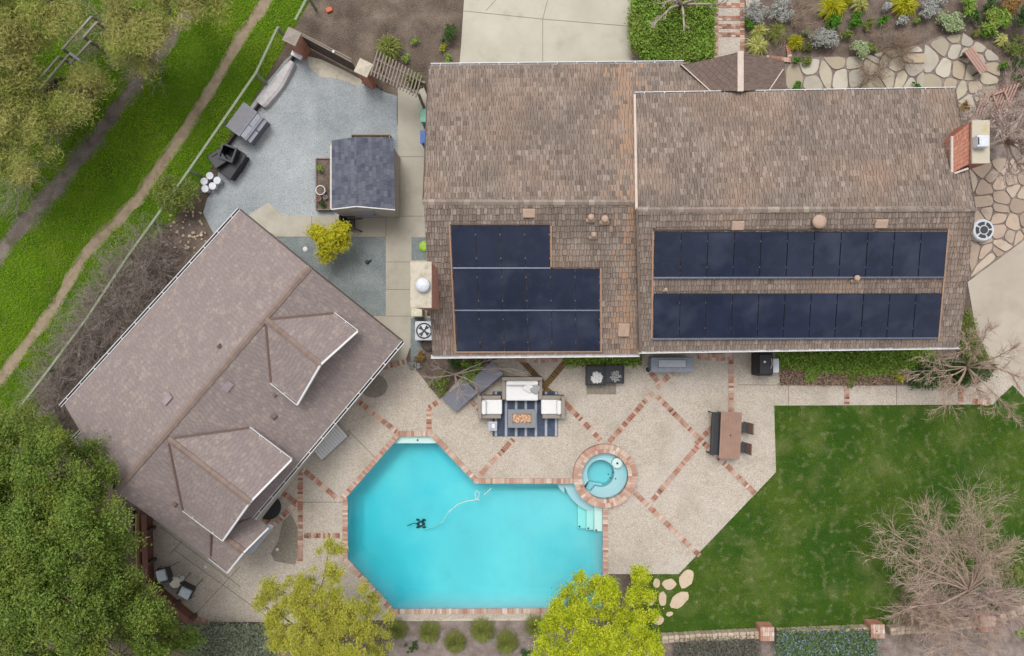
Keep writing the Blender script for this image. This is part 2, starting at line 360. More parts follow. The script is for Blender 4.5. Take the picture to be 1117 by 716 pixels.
SPA = (659, 518)
pool_px = [(436, 475), (470, 475), (519, 526.5)]
arc = [(SPA[0] + 33 * math.cos(t), SPA[1] + 33 * math.sin(t)) for t in np.linspace(R(165), R(92), 9)]   # round the spa's outer foot
pool_px += arc + [(658, 570), (658, 596), (658, 667), (428, 668), (375, 611), (375, 545)]
pool = px(pool_px)
spa_hole = [P2(SPA[0] + 28 * math.cos(t), SPA[1] + 28 * math.sin(t)) for t in np.linspace(0, 2 * math.pi, 32, endpoint=False)]
cen = Vector((sum(p[0] for p in pool) / len(pool), sum(p[1] for p in pool) / len(pool)))
sheet('ground', [(-300, -300), (300, -300), (300, 300), (-300, 300)], 0.0, m_soil, holes=[pool, spa_hole], thick=0)

def wob(pts, amp=.12, step=.5):                     # a hand-drawn looking edge
    o = []
    for i in range(len(pts)):
        a, b = Vector(pts[i]), Vector(pts[(i + 1) % len(pts)]); n = max(1, int((b - a).length / step))
        for k in range(n):
            p = a.lerp(b, k / n); o.append((p.x + random.uniform(-amp, amp), p.y + random.uniform(-amp, amp)))
    return o
meadow_poly = [P2(-420, -160), P2(425, -160), P2(338, 0), P2(322, 28), P2(300, 70), P2(262, 130), P2(228, 190), P2(180, 250), P2(120, 330), P2(60, 420), P2(0, 500), P2(-80, 640), P2(-420, 700)]
sheet('meadow', wob(meadow_poly, .1), .004, m_meadow, thick=0)
def ribbon(name, pts, wd, z, m, amp=.06, kind='structure'):
    pts = [Vector(P2(*p)) for p in pts]; L_, R_ = [], []
    dense = []
    for i in range(len(pts) - 1):
        n = max(1, int((pts[i + 1] - pts[i]).length / .45))
        dense += [pts[i].lerp(pts[i + 1], k / n) for k in range(n)]
    dense.append(pts[-1])
    for i, p in enumerate(dense):
        d = (dense[min(i + 1, len(dense) - 1)] - dense[max(i - 1, 0)]).normalized(); n_ = Vector((-d.y, d.x))
        L_.append(p + n_ * (wd / 2 + random.uniform(-amp, amp))); R_.append(p - n_ * (wd / 2 + random.uniform(-amp, amp)))
    mb = MB(); n = len(dense)
    mb.add([(v.x, v.y, z) for v in L_] + [(v.x, v.y, z) for v in R_], [(i, n + i, n + i + 1, i + 1) for i in range(n - 1)])
    return tag(mb.build(name, m), kind=kind)
track_c = [(-80, 370), (0, 278), (60, 205), (105, 150), (145, 95), (185, 42), (210, 5), (260, -70)]
foot_c = [(-60, 485), (0, 415), (60, 335), (95, 275), (150, 218), (190, 160), (235, 90), (262, 42), (292, 0), (330, -70)]
ribbon('dirt_track', track_c, .85, .008, m_track, .2)
ribbon('footpath', foot_c, .55, .008, m_foot, .07)

sheet('gravel_yard', wob(px([(322, 56), (350, 68), (398, 92), (434, 106), (434, 237), (312, 237), (290, 258), (262, 240), (236, 262), (222, 232), (232, 205), (246, 160), (272, 118), (300, 78)]), .05), .008, m_gravel, thick=0)
sheet('gravel_court', px([(300, 257), (421, 257), (421, 366), (400, 366), (330, 310)]), .008, m_gravel2, thick=0)
sheet('side_path', px([(434, 96), (466, 96), (466, 345), (475, 345), (475, 368), (447, 380), (440, 400), (418, 402), (380, 372), (400, 345), (421, 345), (421, 258.5), (296, 258.5), (270, 236), (293, 221), (308, 236), (421, 236), (434, 236)]), .03, m_conc)
for nm, q in (('gravel_strip', [(449, 259), (466, 259), (466, 284), (449, 284)]), ('gravel_strip', [(448, 347), (472, 347), (472, 396), (448, 396)])):
    sheet(nm, px(q), .036, m_gravel2, thick=0)
# joints of the side path: thin saw cuts
def joints(name, segs, z, m=None, wd=.025):
    mb = MB()
    for a, b in segs:
        p, q = P(*a, z), P(*b, z); d = (q - p).normalized(); n_ = Vector((-d.y, d.x, 0)) * wd / 2
        mb.add([p - n_, q - n_, q + n_, p + n_], [(0, 1, 2, 3)])
    return struct(mb, name, m or m_joint)
m_joint = flat('joint', (140, 128, 112), .95)
joints('path_joint', [((434, 171), (462, 171)), ((421, 236), (462, 236)), ((421, 286), (448, 286)), ((421, 316), (448, 316)), ((421, 345), (455, 345)), ((340, 236), (340, 258)), ((382, 236), (382, 258)), ((421, 236), (421, 258))], .034)

patio = [(418, 402), (440, 394), (448, 396), (480, 436), (512, 402), (560, 384), (700, 384), (850, 384), (850, 420), (1048, 420), (1062, 415), (1078, 407), (1095, 400), (1104, 420), (1087, 436), (1082, 441), (1044, 441.5), (844, 442.5), (846, 515), (740, 626), (664, 626), (664, 676), (424, 676), (374, 677), (330, 679), (300, 680), (255, 679), (214, 678), (168, 640), (165, 560), (300, 470)]
sheet('patio', px(patio), .05, m_aggr, holes=[pool, spa_hole], thick=.1)
joints('patio_joint', [((804, 420), (1010, 421)), ((860, 420), (860, 442)), ((978, 420), (978, 442)), ((640, 399), (640, 430)), ((640, 430), (672, 430)), ((380, 470), (410, 500)), ((330, 548), (374, 548)), ((190, 600), (290, 672)), ((262, 618), (215, 668)), ((175, 575), (262, 640)), ((199, 590), (186, 604))], .054, wd=.03)
sheet('old_patio_patch', px([(318, 560), (325, 575), (326, 606), (322, 616), (300, 612), (296, 603), (304, 590), (309, 568)]), .056, m_aggr2, thick=0)
sheet('old_patio_patch', [P2(408 + 15 * math.cos(t), 421 + 13 * math.sin(t)) for t in np.linspace(0, 6.28, 20, endpoint=False)], .056, m_aggr2, thick=0)
sheet('old_patio_patch', px([(640, 400), (672, 400), (672, 430), (640, 430)]), .0545, m_aggr2, thick=0)
sheet('driveway', px([(512, -90), (700, -90), (688, 30), (689, 50), (706, 72), (706, 85), (500, 85), (503, 50)]), .03, m_drive)
joints('driveway_joint', [((505, 12), (592, 21)), ((592, 21), (690, 29)), ((592, 21), (592, 72)), ((592, 21), (600, -10)), ((600, -10), (690, -4)), ((530, 12), (548, -8))], .034)
m_east = mat('worn_concrete', [A(176, 164, 150), A(192, 180, 165), A(202, 191, 177)], .6, .85, 10, big=[(A(170, 158, 140), .3, .5, .5, .7)])
sheet('east_driveway', px([(1055, 308), (1117, 262), (1260, 160), (1260, 620), (1150, 470), (1104, 420), (1080, 395), (1064, 360)]), .03, m_east)
lawn_poly = px([(844, 443), (1044, 442), (1082, 441), (1087, 436), (1104, 420), (1150, 470), (1260, 620), (1260, 660), (1117, 664), (1060, 672), (1005, 684), (690, 692), (690, 627), (740, 626), (846, 515)])
sheet('lawn', lawn_poly, .02, m_lawn, thick=.03)
sheet('dry_bed', wob(px([(424, 677), (664, 677), (664, 690), (722, 692), (1005, 688), (1117, 660), (1117, 760), (424, 760)]), .04), .006, m_gray_mulch, thick=0)
sheet('mulch_bed', wob(px([(690, -80), (690, 40), (706, 66), (1117, 130), (1200, 60), (1200, -100)]), .04), .006, m_mulch, thick=0)
sheet('mulch_bed', px([(852, 386), (1048, 380), (1064, 360), (1080, 395), (1062, 415), (1048, 420), (852, 419)]), .055, m_mulch, thick=0)
sheet('mulch_bed', px([(448, 396), (480, 436), (512, 402), (556, 388), (470, 380)]), .056, m_mulch, thick=0)
for q in ([(615, 386), (700, 386), (700, 398), (615, 398)],): sheet('mulch_bed', px(q), .056, m_mulch, thick=0)
sheet('brick_walk_base', px([(779, -60), (812, -60), (810, 66), (780, 66)]), .012, m_aggr, thick=0)
sheet('gravel_corner', px([(812, -60), (850, -60), (826, 8), (814, 20)]), .012, m_aggr, thick=0)

# ------------------------------------------------------------------ bricks laid on the ground
def brick_run(mb, p0, p1, wd, bw=.105, z=.054, th=.012, m=0, jit=.006):
    p0, p1 = Vector(p0), Vector(p1); L_ = (p1 - p0).length; d = (p1 - p0) / L_; n = max(1, int(L_ / bw)); st = L_ / n
    nn = Vector((-d.y, d.x)); rz = math.atan2(d.y, d.x)
    for i in range(n):
        c = p0 + d * (i + .5) * st + nn * random.uniform(-jit, jit)
        mb.box((c.x, c.y, z + th / 2 + random.uniform(-.001, .003)), (st - .012, wd + random.uniform(-.012, .008), th), rz + random.uniform(-.02, .02), m)
def bands(name, segs, wd, m, z=.054, bw=.105):
    mb = MB()
    for i, (a, b) in enumerate(segs): brick_run(mb, P2(*a), P2(*b), wd, z=z + .0007 * i, bw=bw)
    return struct(mb, name, m)
bands('brick_band', [((328, 506), (328, 612)), ((331, 512), (371, 546)), ((332, 584), (371, 584)), ((389, 436), (433, 471)), ((418, 401), (444, 394)), ((468, 471), (468, 446)), ((468, 445), (480, 437)),
      ((521, 521), (560, 479)), ((613, 436), (655, 480)), ((735, 404), (716, 424)), ((712, 428), (664, 482)), ((707, 404), (719, 418)), ((716, 432), (764, 480)), ((767, 483), (823, 538)),
      ((762, 485), (711, 546)), ((758, 484), (779, 464)), ((692, 537), (763, 606)), ((797, 392), (797, 452)), ((923, 421), (923, 441)), ((1047, 419), (1047, 441)), ((304, 534), (324, 548)), ((322, 549), (298, 574)), ((285, 560), (298, 573)), ((513, 436), (523, 447)), ((1060, 437), (1078, 440))], .235, m_brick)
bands('mossy_brick_band', [((566, 390), (596, 422)), ((619, 392), (592, 424)), ((594, 424), (611, 436))], .27, m_brick_moss, z=.06)
# doorstep bricks in front of two doors
mb = MB()
for (x0, x1, yb, dp) in ((556, 618, 388, 7), (761, 800, 386, 7)):
    for k in range(2):
        n = int((x1 - x0) / 2.3)
        for i in range(n):
            x = x0 + (i + .5) * (x1 - x0) / n; t = (i + .5) / n; bow = math.sin(t * math.pi) * 2.0
            c = P(x, yb + k * 5.2 * .7 + bow)
            mb.box((c.x, c.y, .05 + .05 - k * .02), ((x1 - x0) / n / 24 - .01, .19, .1), 0)
struct(mb, 'brick_step', m_brick_pale)
# walk to the front door: bricks between aggregate
mb = MB()
for yy in (19, 21.5, 28, 30.5, 37, 39.5, -8, -5.5, 5, 7.5): brick_run(mb, P2(783, yy), P2(807, yy), .1, bw=.2, z=.018)
brick_run(mb, P2(781, -40), P2(781, 64), .2, z=.018); brick_run(mb, P2(809.5, -40), P2(809.5, 64), .2, z=.019); brick_run(mb, P2(691, 52), P2(691, 72), .2, z=.036)
brick_run(mb, P2(858, 50), P2(861, 66), .2, z=.03, th=.1); brick_run(mb, P2(838, 64), P2(862, 67), .2, z=.03, th=.1)
brick_run(mb, P2(814, 66), P2(838, 64), .2, z=.028, th=.1)
struct(mb, 'brick_border', m_brick)

# pool -----------------------------------------------------------------
def floor_z(x, y):
    p = 558.5 + x * 24; t = min(1, max(0, (658 - p) / 283)); return -(1.0 + .5 * t)
m_plaster = mat('pool_plaster', [(.44, .46, .49, 1), (.49, .51, .54, 1), (.54, .56, .58, 1)], .45, .7, 8, big=[((.16, .44, .52, 1), .2, .6, .47, .62), ((.38, .46, .50, 1), .9, .4, .52, .66)])
m_plaster_pale = mat('step_plaster', [(.54, .60, .56, 1), (.58, .64, .6, 1)], 1.5, .7)
n = len(pool); mb = MB()
poolc = pool if sum(pool[i][0] * pool[(i + 1) % n][1] - pool[(i + 1) % n][0] * pool[i][1] for i in range(n)) > 0 else pool[::-1]
def inset(poly, d):
    o = []
    for i in range(len(poly)):
        a, b, c = Vector(poly[i - 1]), Vector(poly[i]), Vector(poly[(i + 1) % len(poly)]); e, f = (b - a).normalized(), (c - b).normalized(); n1, n2 = Vector((-e.y, e.x)), Vector((-f.y, f.x)); m_ = (n1 + n2); m_ = m_.normalized() if m_.length > .1 else n1
        o.append(tuple(b + m_ * min(d / max(.45, m_.dot(n1)), d * 1.6)))
    return o
in1, in2, in3 = inset(poolc, .1), inset(poolc, .45), inset(poolc, .7)
rings = [[(x, y, .05) for x, y in poolc], [(x, y, -.13) for x, y in poolc], [(x, y, floor_z(x, y) * .62) for x, y in in1], [(x, y, floor_z(x, y)) for x, y in in2], [(x, y, floor_z(x, y)) for x, y in in3]]
mb.add([p for r in rings for p in r], [(r * n + i, r * n + (i + 1) % n, (r + 1) * n + (i + 1) % n, (r + 1) * n + i) for r in range(4) for i in range(n)])
tr = [t if (Vector(in3[t[1]]) - Vector(in3[t[0]])).cross(Vector(in3[t[2]]) - Vector(in3[t[0]])) > 0 else t[::-1] for t in tessellate_polygon([[Vector((x, y, 0)) for x, y in in3]])]
mb.f += [tuple(4 * n + i for i in t) for t in tr]; mb.m += [0] * len(tr)
tag(mb.build('pool_basin', m_plaster, None, True), kind='structure')
mb = MB()      # entry steps, the bench round the spa and the shallow shelf at the north tip
mb.prism(px([(608, 527), (610, 534), (616, 541)] + [(SPA[0] + 45 * math.cos(t), SPA[1] + 45 * math.sin(t)) for t in np.linspace(R(160), R(112), 8)] + [(643, 560), (658, 560), (658, 530), (640, 527)]), -1.6, -.42)
struct(mb, 'pool_bench', m_plaster)
mb = MB()
for x0, z, dy in ((632, -.78, 0), (641, -.5, 0.4), (649, -.22, .8)): mb.prism(px([(x0, 549), (660, 549), (660, 582 - dy), (x0, 582 - dy)]), -1.7, z)
mb.prism(px([(433, 472), (473, 472), (481, 484.5), (425, 484.5)]), -2.2, -.2)
struct(mb, 'pool_step', m_plaster_pale)
mb = MB()
for x, y, z in ((634, 580, -.77), (643, 580, -.49), (651, 580, -.21), (455, 481, -.19)): mb.lathe([(.045, 0), (.045, .012), (.0, .012)], P(x, y, 0).to_tuple()[:2] + (z,), 10)
struct(mb, 'pool_drain', m_black)
def water_mat(name, col, dens, rough=.03):
    m = bpy.data.materials.new(name); m.use_nodes = True; t = m.node_tree; N = t.nodes; L = t.links; N.remove(N['Principled BSDF'])
    fr = N.new('ShaderNodeFresnel'); fr.inputs['IOR'].default_value = 1.33
    tb = N.new('ShaderNodeBsdfTransparent'); gl = N.new('ShaderNodeBsdfGlossy'); gl.inputs['Roughness'].default_value = rough
    ms = N.new('ShaderNodeMixShader'); L.new(fr.outputs[0], ms.inputs[0]); L.new(tb.outputs[0], ms.inputs[1]); L.new(gl.outputs[0], ms.inputs[2])
    L.new(ms.outputs[0], N['Material Output'].inputs['Surface'])
    g = N.new('ShaderNodeNewGeometry'); nz = N.new('ShaderNodeTexNoise'); nz.inputs['Scale'].default_value = 2.2; nz.inputs['Detail'].default_value = 4
    bp = N.new('ShaderNodeBump'); bp.inputs['Strength'].default_value = .12; bp.inputs['Distance'].default_value = .05
    L.new(g.outputs['Position'], nz.inputs['Vector']); L.new(nz.outputs['Fac'], bp.inputs['Height']); L.new(bp.outputs[0], gl.inputs['Normal'])
    va = N.new('ShaderNodeVolumeAbsorption'); va.inputs['Color'].default_value = col; va.inputs['Density'].default_value = dens
    L.new(va.outputs[0], N['Material Output'].inputs['Volume'])
    return m
m_water = water_mat('pool_water', (.36, .975, .99, 1), 1.0)
m_water2 = water_mat('spa_water', (.36, .96, .98, 1), 1.1)
def grow(poly, d):
    c = Vector((sum(p[0] for p in poly) / len(poly), sum(p[1] for p in poly) / len(poly)))
    return [tuple(c + (Vector(p) - c) * (1 + d / (Vector(p) - c).length)) for p in poly]
def body(poly, z0, z1):
    n = len(poly); mb = MB(); tr = tessellate_polygon([[Vector((x, y, 0)) for x, y in poly]])
    def o(t):
        a, b, c = (poly[i] for i in t); return tuple(t) if (b[0] - a[0]) * (c[1] - a[1]) - (c[0] - a[0]) * (b[1] - a[1]) > 0 else (t[0], t[2], t[1])
    up = [o(t) for t in tr]
    mb.add([(x, y, z0) for x, y in poly] + [(x, y, z1) for x, y in poly], [(i, (i + 1) % n, n + (i + 1) % n, n + i) for i in range(n)] + [tuple(n + i for i in t) for t in up] + [t[::-1] for t in up])
    return mb
wm = body(grow(poolc, .004), -2.6, -.07)
struct(wm, 'pool_water', m_water)
# coping
mb = MB()
def offrun(a, b, out, wd=.23, bw=.105, z=.052):
    a, b = Vector(P2(*a)), Vector(P2(*b)); d = (b - a).normalized(); nn = Vector((-d.y, d.x)) * (1 if out > 0 else -1)
    brick_run(mb, a + nn * (wd / 2 - .03), b + nn * (wd / 2 - .03), wd, bw=bw, z=z, th=.05)
offrun((434, 475), (472, 475), 1); offrun((470, 475), (519, 526.5), 1); offrun((517, 526.5), (627, 526.5), 1)
offrun((658, 551), (658, 668), 1); offrun((662, 667.5), (424, 668.5), -1); offrun((428, 668), (375, 611), -1); offrun((375, 613), (375, 543), -1)
offrun((375, 545), (436, 475), 1)
for v in range(len(mb.v)): pass
struct(mb, 'pool_coping', m_brick_pale)
mb = MB(); mb.bar(P(420, 676, .0), P(664, 675, .0), .1, .12); struct(mb, 'pool_edge_kerb', m_capstone)

# spa ------------------------------------------------------------------
sc_ = P(*SPA); spa = thing('hot_tub', 'round raised hot tub ringed with pale bricks beside the pool', 'hot tub', (sc_.x, sc_.y, 0))
mb = MB(); HS = .32
def ring_bricks(mb, r0, r1, n, z0, z1, m=0):
    for i in range(n):
        a0 = 2 * math.pi * (i + .06) / n; a1 = 2 * math.pi * (i + .94) / n; zz = z1 + random.uniform(-.004, .004)
        ps = [(r0, a0), (r1, a0), (r1, a1), (r0, a1)]
        mb.add([(sc_.x + r * math.cos(a), sc_.y + r * math.sin(a), z) for z in (z0, zz) for r, a in ps], [(3, 2, 1, 0), (4, 5, 6, 7), (0, 1, 5, 4), (1, 2, 6, 5), (2, 3, 7, 6), (3, 0, 4, 7)], m)
ring_bricks(mb, 1.22, 1.43, 64, .02, HS); ring_bricks(mb, 1.045, 1.215, 54, .02, HS + .004)
mb.build('brick_ring', m_brick_pale, spa)
mb = MB(); mb.lathe([(1.425, .0), (1.425, HS - .02), (1.05, HS - .02)], (sc_.x, sc_.y, 0), 48); 
# remove the caps of that lathe
mb.f = [f for f in mb.f if len(f) == 4]; mb.m = [0] * len(mb.f)
mb.build('mortar_bed', m_mortar, spa)
mb = MB(); pr = [(1.06, HS - .03), (1.06, -.12), (.62, -.12), (.60, -.75), (0, -.75)]
nl = 48; vs = []
for r, z in pr:
    for k in range(nl):
        a = 2 * math.pi * k / nl; rr = r; ox = oy = 0
        if r < .7: ox, oy = -.14, .03
        if 0 < r < .7 and 3.7 < a < 4.25: rr = r * 1.55
        vs.append((sc_.x + ox + rr * math.cos(a), sc_.y + oy + rr * math.sin(a), z))
mb.add(vs, [((i * nl + k), (i + 1) * nl + k, (i + 1) * nl + (k + 1) % nl, i * nl + (k + 1) % nl) for i in range(len(pr) - 1) for k in range(nl)])
mb.build('tub_shell', m_plaster, spa)
wm = MB(); poly = [(sc_.x + 1.065 * math.cos(t), sc_.y + 1.065 * math.sin(t)) for t in np.linspace(0, 2 * math.pi, 40, endpoint=False)]
body(poly, -.9, HS - .12).build('water', m_water2, spa)
for dx_, dy_ in ((14, -13),):
    mb = MB(); p = P(SPA[0] + dx_, SPA[1] + dy_); mb.lathe([(.24, -.12), (.24, .1), (.2, .12), (0, .12)], (p.x, p.y, 0), 16); s_ = mb.build('corner_seat', m_plaster_pale, spa)
    mb = MB(); mb.lathe([(.05, .12), (.05, .14), (0, .14)], (p.x, p.y, 0), 10); mb.build('drain', m_black, s_)
for x, y in ((7, 4), (13, 5), (10, -2), (5, 0)):
    mb = MB(); p = P(SPA[0] + x, SPA[1] + y); mb.lathe([(.035, -.12), (.035, -.1), (0, -.1)], (p.x, p.y, 0), 8); mb.build('jet', m_black, spa)
for x, y in ((-4, 0), (-12, 10)):
    mb = MB(); p = P(SPA[0] + x, SPA[1] + y); mb.lathe([(.04, -.75 if x > -8 else -.12), (.04, -.73 if x > -8 else -.1), (0, -.73 if x > -8 else -.1)], (p.x, p.y, 0), 8); mb.build('light_button', m_white, spa)

# pool cleaner and its hose
c = P(455, 580); zf = floor_z(c.x, c.y)
pc = thing('pool_cleaner', 'small dark pool cleaner on the floor of the turquoise pool', 'pool cleaner', (c.x, c.y, zf + .02))
mb = MB(); mb.rbox((c.x, c.y, zf + .14), (.36, .26, .16), .06, .5); mb.build('body', m_dark, pc)
mb = MB()
for s in (-1, 1):
    for q in (-1, 1): mb.tube([(c.x + s * .15, c.y + q * .15, zf + .08), (c.x + s * .15 + .01, c.y + q * .2, zf + .08)], .08, 10)
mb.build('wheels', m_black, pc)
mb = MB(); mb.rbox((c.x + .02, c.y + .02, zf + .24), (.1, .1, .06), .02); mb.build('cap', m_whitemetal, pc)
mb = MB(); mb.tube([(c.x, c.y, zf + .2), (c.x - .3, c.y + .08, zf + .3), (c.x - .62, c.y - .06, zf + .25)], .02, 6); mb.build('tail', m_black, pc)
hp = [(462, 578), (475, 574), (483, 569), (490, 558), (500, 550), (510, 546.5), (517, 546), (522, 543), (523, 538), (520, 535), (518, 539), (519, 544), (523, 546)]
mb = MB(); pts = []
for i, (a, b) in enumerate(hp): pts.append(P(a, b, -.14 - (1.0 * max(0, 3 - i) / 3)))
mb.tube(pts, .022, 6)
mb.tube([P(528, 540, -.1), P(536, 533, -.1)], .02, 6)
solo(mb, 'cleaner_hose', m_cushion, (pts[5].x, pts[5].y, -.14), 'white floating cleaner hose curled into a loop on the pool', 'hose')

# ------------------------------------------------------------------ roofs
def plane3(a, b, c):
    n_ = (b - a).cross(c - a).normalized()
    if n_.z < 0: n_ = -n_
    return a, n_
def onp(pl, x, y):
    a, n_ = pl; o = Vector((0, 0, CH)); d = P(x, y) - o
    return o + d * ((a - o).dot(n_) / d.dot(n_))
def clip(poly, a, b):      # keep left of a->b
    o = []; ex, ey = b[0] - a[0], b[1] - a[1]
    def sd2(p): return ex * (p[1] - a[1]) - ey * (p[0] - a[0])
    for i in range(len(poly)):
        p, q = poly[i], poly[(i + 1) % len(poly)]; sp, sq = sd2(p), sd2(q)
        if sp >= 0: o.append(p)
        if (sp > 0) != (sq > 0) and abs(sp - sq) > 1e-12:
            t = sp / (sp - sq); o.append((p[0] + (q[0] - p[0]) * t, p[1] + (q[1] - p[1]) * t))
    return o
def ccw(p):
    return p if sum(p[i][0] * p[(i + 1) % len(p)][1] - p[(i + 1) % len(p)][0] * p[i][1] for i in range(len(p))) > 0 else p[::-1]
def slope(name, pts, e0, e1, mats, parent, course=.2, wlo=.11, whi=.22, th=.022, lift=0.0, slab=.14, jag=.02, rustx=None):
    """pts: 3D convex polygon of one roof plane; e0,e1: two eave points. Lays every shingle as its own piece."""
    e0, e1 = Vector(e0), Vector(e1); pl = plane3(*pts[:3]); n_ = pl[1]
    u = (e1 - e0).normalized(); v = n_.cross(u).normalized()
    c3 = sum((Vector(p) for p in pts), Vector()) / len(pts)
    if (c3 - e0).dot(v) < 0: v = -v
    def T2(p): d = Vector(p) - e0; return (d.dot(u), d.dot(v))
    def T3(a, b, w_): return e0 + u * a + v * b + n_ * (w_ + lift)
    poly = ccw([T2(p) for p in pts]); mb = MB(); k = len(poly)
    mb.add([T3(a, b, 0) for a, b in poly] + [T3(a, b, -slab) for a, b in poly], [tuple(range(k)), tuple(range(2 * k - 1, k - 1, -1))] + [(i, k + i, k + (i + 1) % k, (i + 1) % k) for i in range(k)], 1)
    flip = u.cross(v).dot(n_) < 0
    if flip: mb.f = [f[::-1] for f in mb.f]
    lo_u = min(p[0] for p in poly); hi_u = max(p[0] for p in poly); lo_v = min(p[1] for p in poly); hi_v = max(p[1] for p in poly)
    vv = lo_v
    while vv < hi_v:
        x = lo_u - random.random() * wlo
        while x < hi_u:
            wd = random.uniform(wlo, whi); j = random.uniform(-jag, jag)
            gp_ = .007 if th > .02 else .004; q = [(x + gp_, vv + j), (x + wd - gp_, vv + j), (x + wd - gp_, vv + course + .012), (x + gp_, vv + course + .012)]
            for i in range(k):
                q = clip(q, poly[i], poly[(i + 1) % k])
                if len(q) < 3: break
            if len(q) >= 3:
                t1 = th * random.uniform(.75, 1.35); m_ = len(q)
                top = [T3(a, b, t1 * (1 - .75 * (b - vv) / course) + .002) for a, b in q]; bot = [T3(a, b, -.004) for a, b in q]
                mi = 0
                if rustx is not None:
                    wx = T3(x, vv, 0).x
                    if random.random() < .8 * math.exp(-((wx - rustx[0]) / rustx[1]) ** 2): mi = 2
                fs = [tuple(range(m_))] + [(i, m_ + i, m_ + (i + 1) % m_, (i + 1) % m_) for i in range(m_)]
                if flip: fs = [f[::-1] for f in fs]
                mb.add(top + bot, fs, mi)
            x += wd
        vv += course
    return mb.build(name, mats, parent)
def ridge_caps(name, a, b, m, parent, wd=.3, step=.22, th=.03, drop=.07):
    a, b = Vector(a), Vector(b); d = (b - a).normalized(); s_ = d.cross(Vector((0, 0, 1))).normalized(); L_ = (b - a).length; n = max(1, int(L_ / step)); mb = MB()
    for i in range(n):
        p = a + d * (i * L_ / n); q = a + d * ((i + 1) * L_ / n + .02); t = random.uniform(.8, 1.3) * th; up = Vector((0, 0, 1))
        w_ = wd / 2 * random.uniform(.9, 1.08)
        vs = [p - s_ * w_ - up * drop, p + up * t, p + s_ * w_ - up * drop, q - s_ * w_ - up * (drop + .01), q + up * t * .4, q + s_ * w_ - up * (drop + .01)]
        mb.add([v + up * .02 for v in vs] + [v - up * .01 for v in vs], [(0, 1, 4, 3), (1, 2, 5, 4), (0, 6, 7, 1), (1, 7, 8, 2), (3, 4, 10, 9), (4, 5, 11, 10), (0, 3, 9, 6), (2, 8, 11, 5)])
    return mb.build(name, m, parent)
def gutter(a, b, parent, wd=.12, m=None, inn=None, name='gutter', dz=-.03, end=None):
    mb = MB(); a, b = Vector(a), Vector(b); up = Vector((0, 0, 1))
    d = (b - a).normalized(); s_ = d.cross(up).normalized()
    mb.bar(a + up * (dz - .045), b + up * (dz - .045), wd, .012, 1)
    for k in (-1, 1): mb.bar(a + s_ * k * wd / 2 + up * dz, b + s_ * k * wd / 2 + up * dz, .026, .1)
    n = int((b - a).length / .8)
    for i in range(n):
        p = a + (b - a) * (i + .5) / n; mb.bar(p - s_ * wd / 2 + up * (dz + .04), p + s_ * wd / 2 + up * (dz + .04), .03, .012)
    return mb.build(name, [m or m_white, inn or (m_white if parent.name == 'ranch_house' else m_black)], parent)  # guest gutters get a black floor strip, painting in the shadow gap
def barline(name, a, b, wd, h, m, parent, dz=0):
    mb = MB(); up = Vector((0, 0, dz)); mb.bar(Vector(a) + up, Vector(b) + up, wd, h); return mb.build(name, m, parent)
def walls(parent, poly, z1, m=None, name='wall', z0=0.0, th=None):
    mb = MB(); mb.prism(poly, z0, z1); return mb.build(name, m or m_wall, parent)

# main house
hc = P(760, 225)
house = thing('ranch_house', 'long ranch house with weathered shake roof and rows of dark solar panels', 'house', (hc.x, hc.y, 0))
NE_, RG, SE_ = 2.9, 5.3, 2.9
LN = plane3(P(468, 72, NE_), P(745, 69, NE_), P(578, 221, RG)); LS = plane3(P(472, 388, SE_), P(700, 386, SE_), P(578, 221, RG))
RN = plane3(P(692, 103, 3.6), P(1041, 97.5, 3.6), P(880, 228.5, 5.5)); RS = plane3(P(698, 383, 3.2), P(1046, 378, 3.2), P(880, 228.5, 5.5))
SH = [m_shake, m_under, m_shake_rust]
kk = dict(course=.235, wlo=.08, whi=.17, th=.038, jag=.022)
rx = P(683, 150, 4.5).x
slope('roof_slope', [onp(LN, *q) for q in ((468, 72), (790, 68.5), (790, 221), (462, 221.5))], onp(LN, 468, 72), onp(LN, 745, 69), SH, house, rustx=(rx + .15, .6), **kk)
slope('roof_slope', [onp(LS, *q) for q in ((472, 388), (704, 386), (704, 221), (462, 221.5))], onp(LS, 472, 388), onp(LS, 700, 386), SH, house, rustx=(rx + .1, .55), **kk)
slope('roof_slope', [onp(RN, *q) for q in ((692, 103), (1041, 97.5), (1063, 228), (694, 229.5))], onp(RN, 692, 103), onp(RN, 1041, 97.5), SH, house, **kk)
slope('roof_slope', [onp(RS, *q) for q in ((699, 383), (1046, 378), (1064, 228), (695, 229.5))], onp(RS, 699, 383), onp(RS, 1046, 378), SH, house, **kk)
ridge_caps('ridge_cap', P(461, 220.5, RG + .02), P(694, 221, RG + .02), m_shake_ridge, house, wd=.2, drop=.03, th=.035)
ridge_caps('ridge_cap', P(694, 229, 5.52), P(1065, 228, 5.52), m_shake_ridge, house, wd=.2, drop=.03, th=.035)
gutter(onp(LN, 470, 71), onp(LN, 746, 68), house); gutter(onp(RN, 692, 102.5), onp(RN, 1042, 97), house)
gutter(onp(LS, 470, 389.5), onp(LS, 698, 387.5), house); gutter(onp(RS, 697, 384), onp(RS, 1047, 379), house)
barline('rake_trim', onp(RN, 692, 104), onp(RN, 694, 229), .09, .09, m_trim_pink, house, .03)
barline('rake_trim', onp(RS, 694.5, 229), onp(RS, 698, 384), .08, .09, m_shake, house, .02)
barline('rake_trim', onp(LN, 467.5, 72), onp(LN, 461.5, 221), .05, .1, m_wood_dark, house, -.02)
barline('rake_trim', onp(RN, 1041.5, 98), onp(RN, 1063.5, 228), .05, .1, m_wood_dark, house, -.02)
w0 = P(480, 90, 2.9)
walls(house, [P2(482, 88, 2.8), P2(700, 88, 2.8), P2(700, 376, 2.8), P2(484, 376, 2.8)], 2.85)
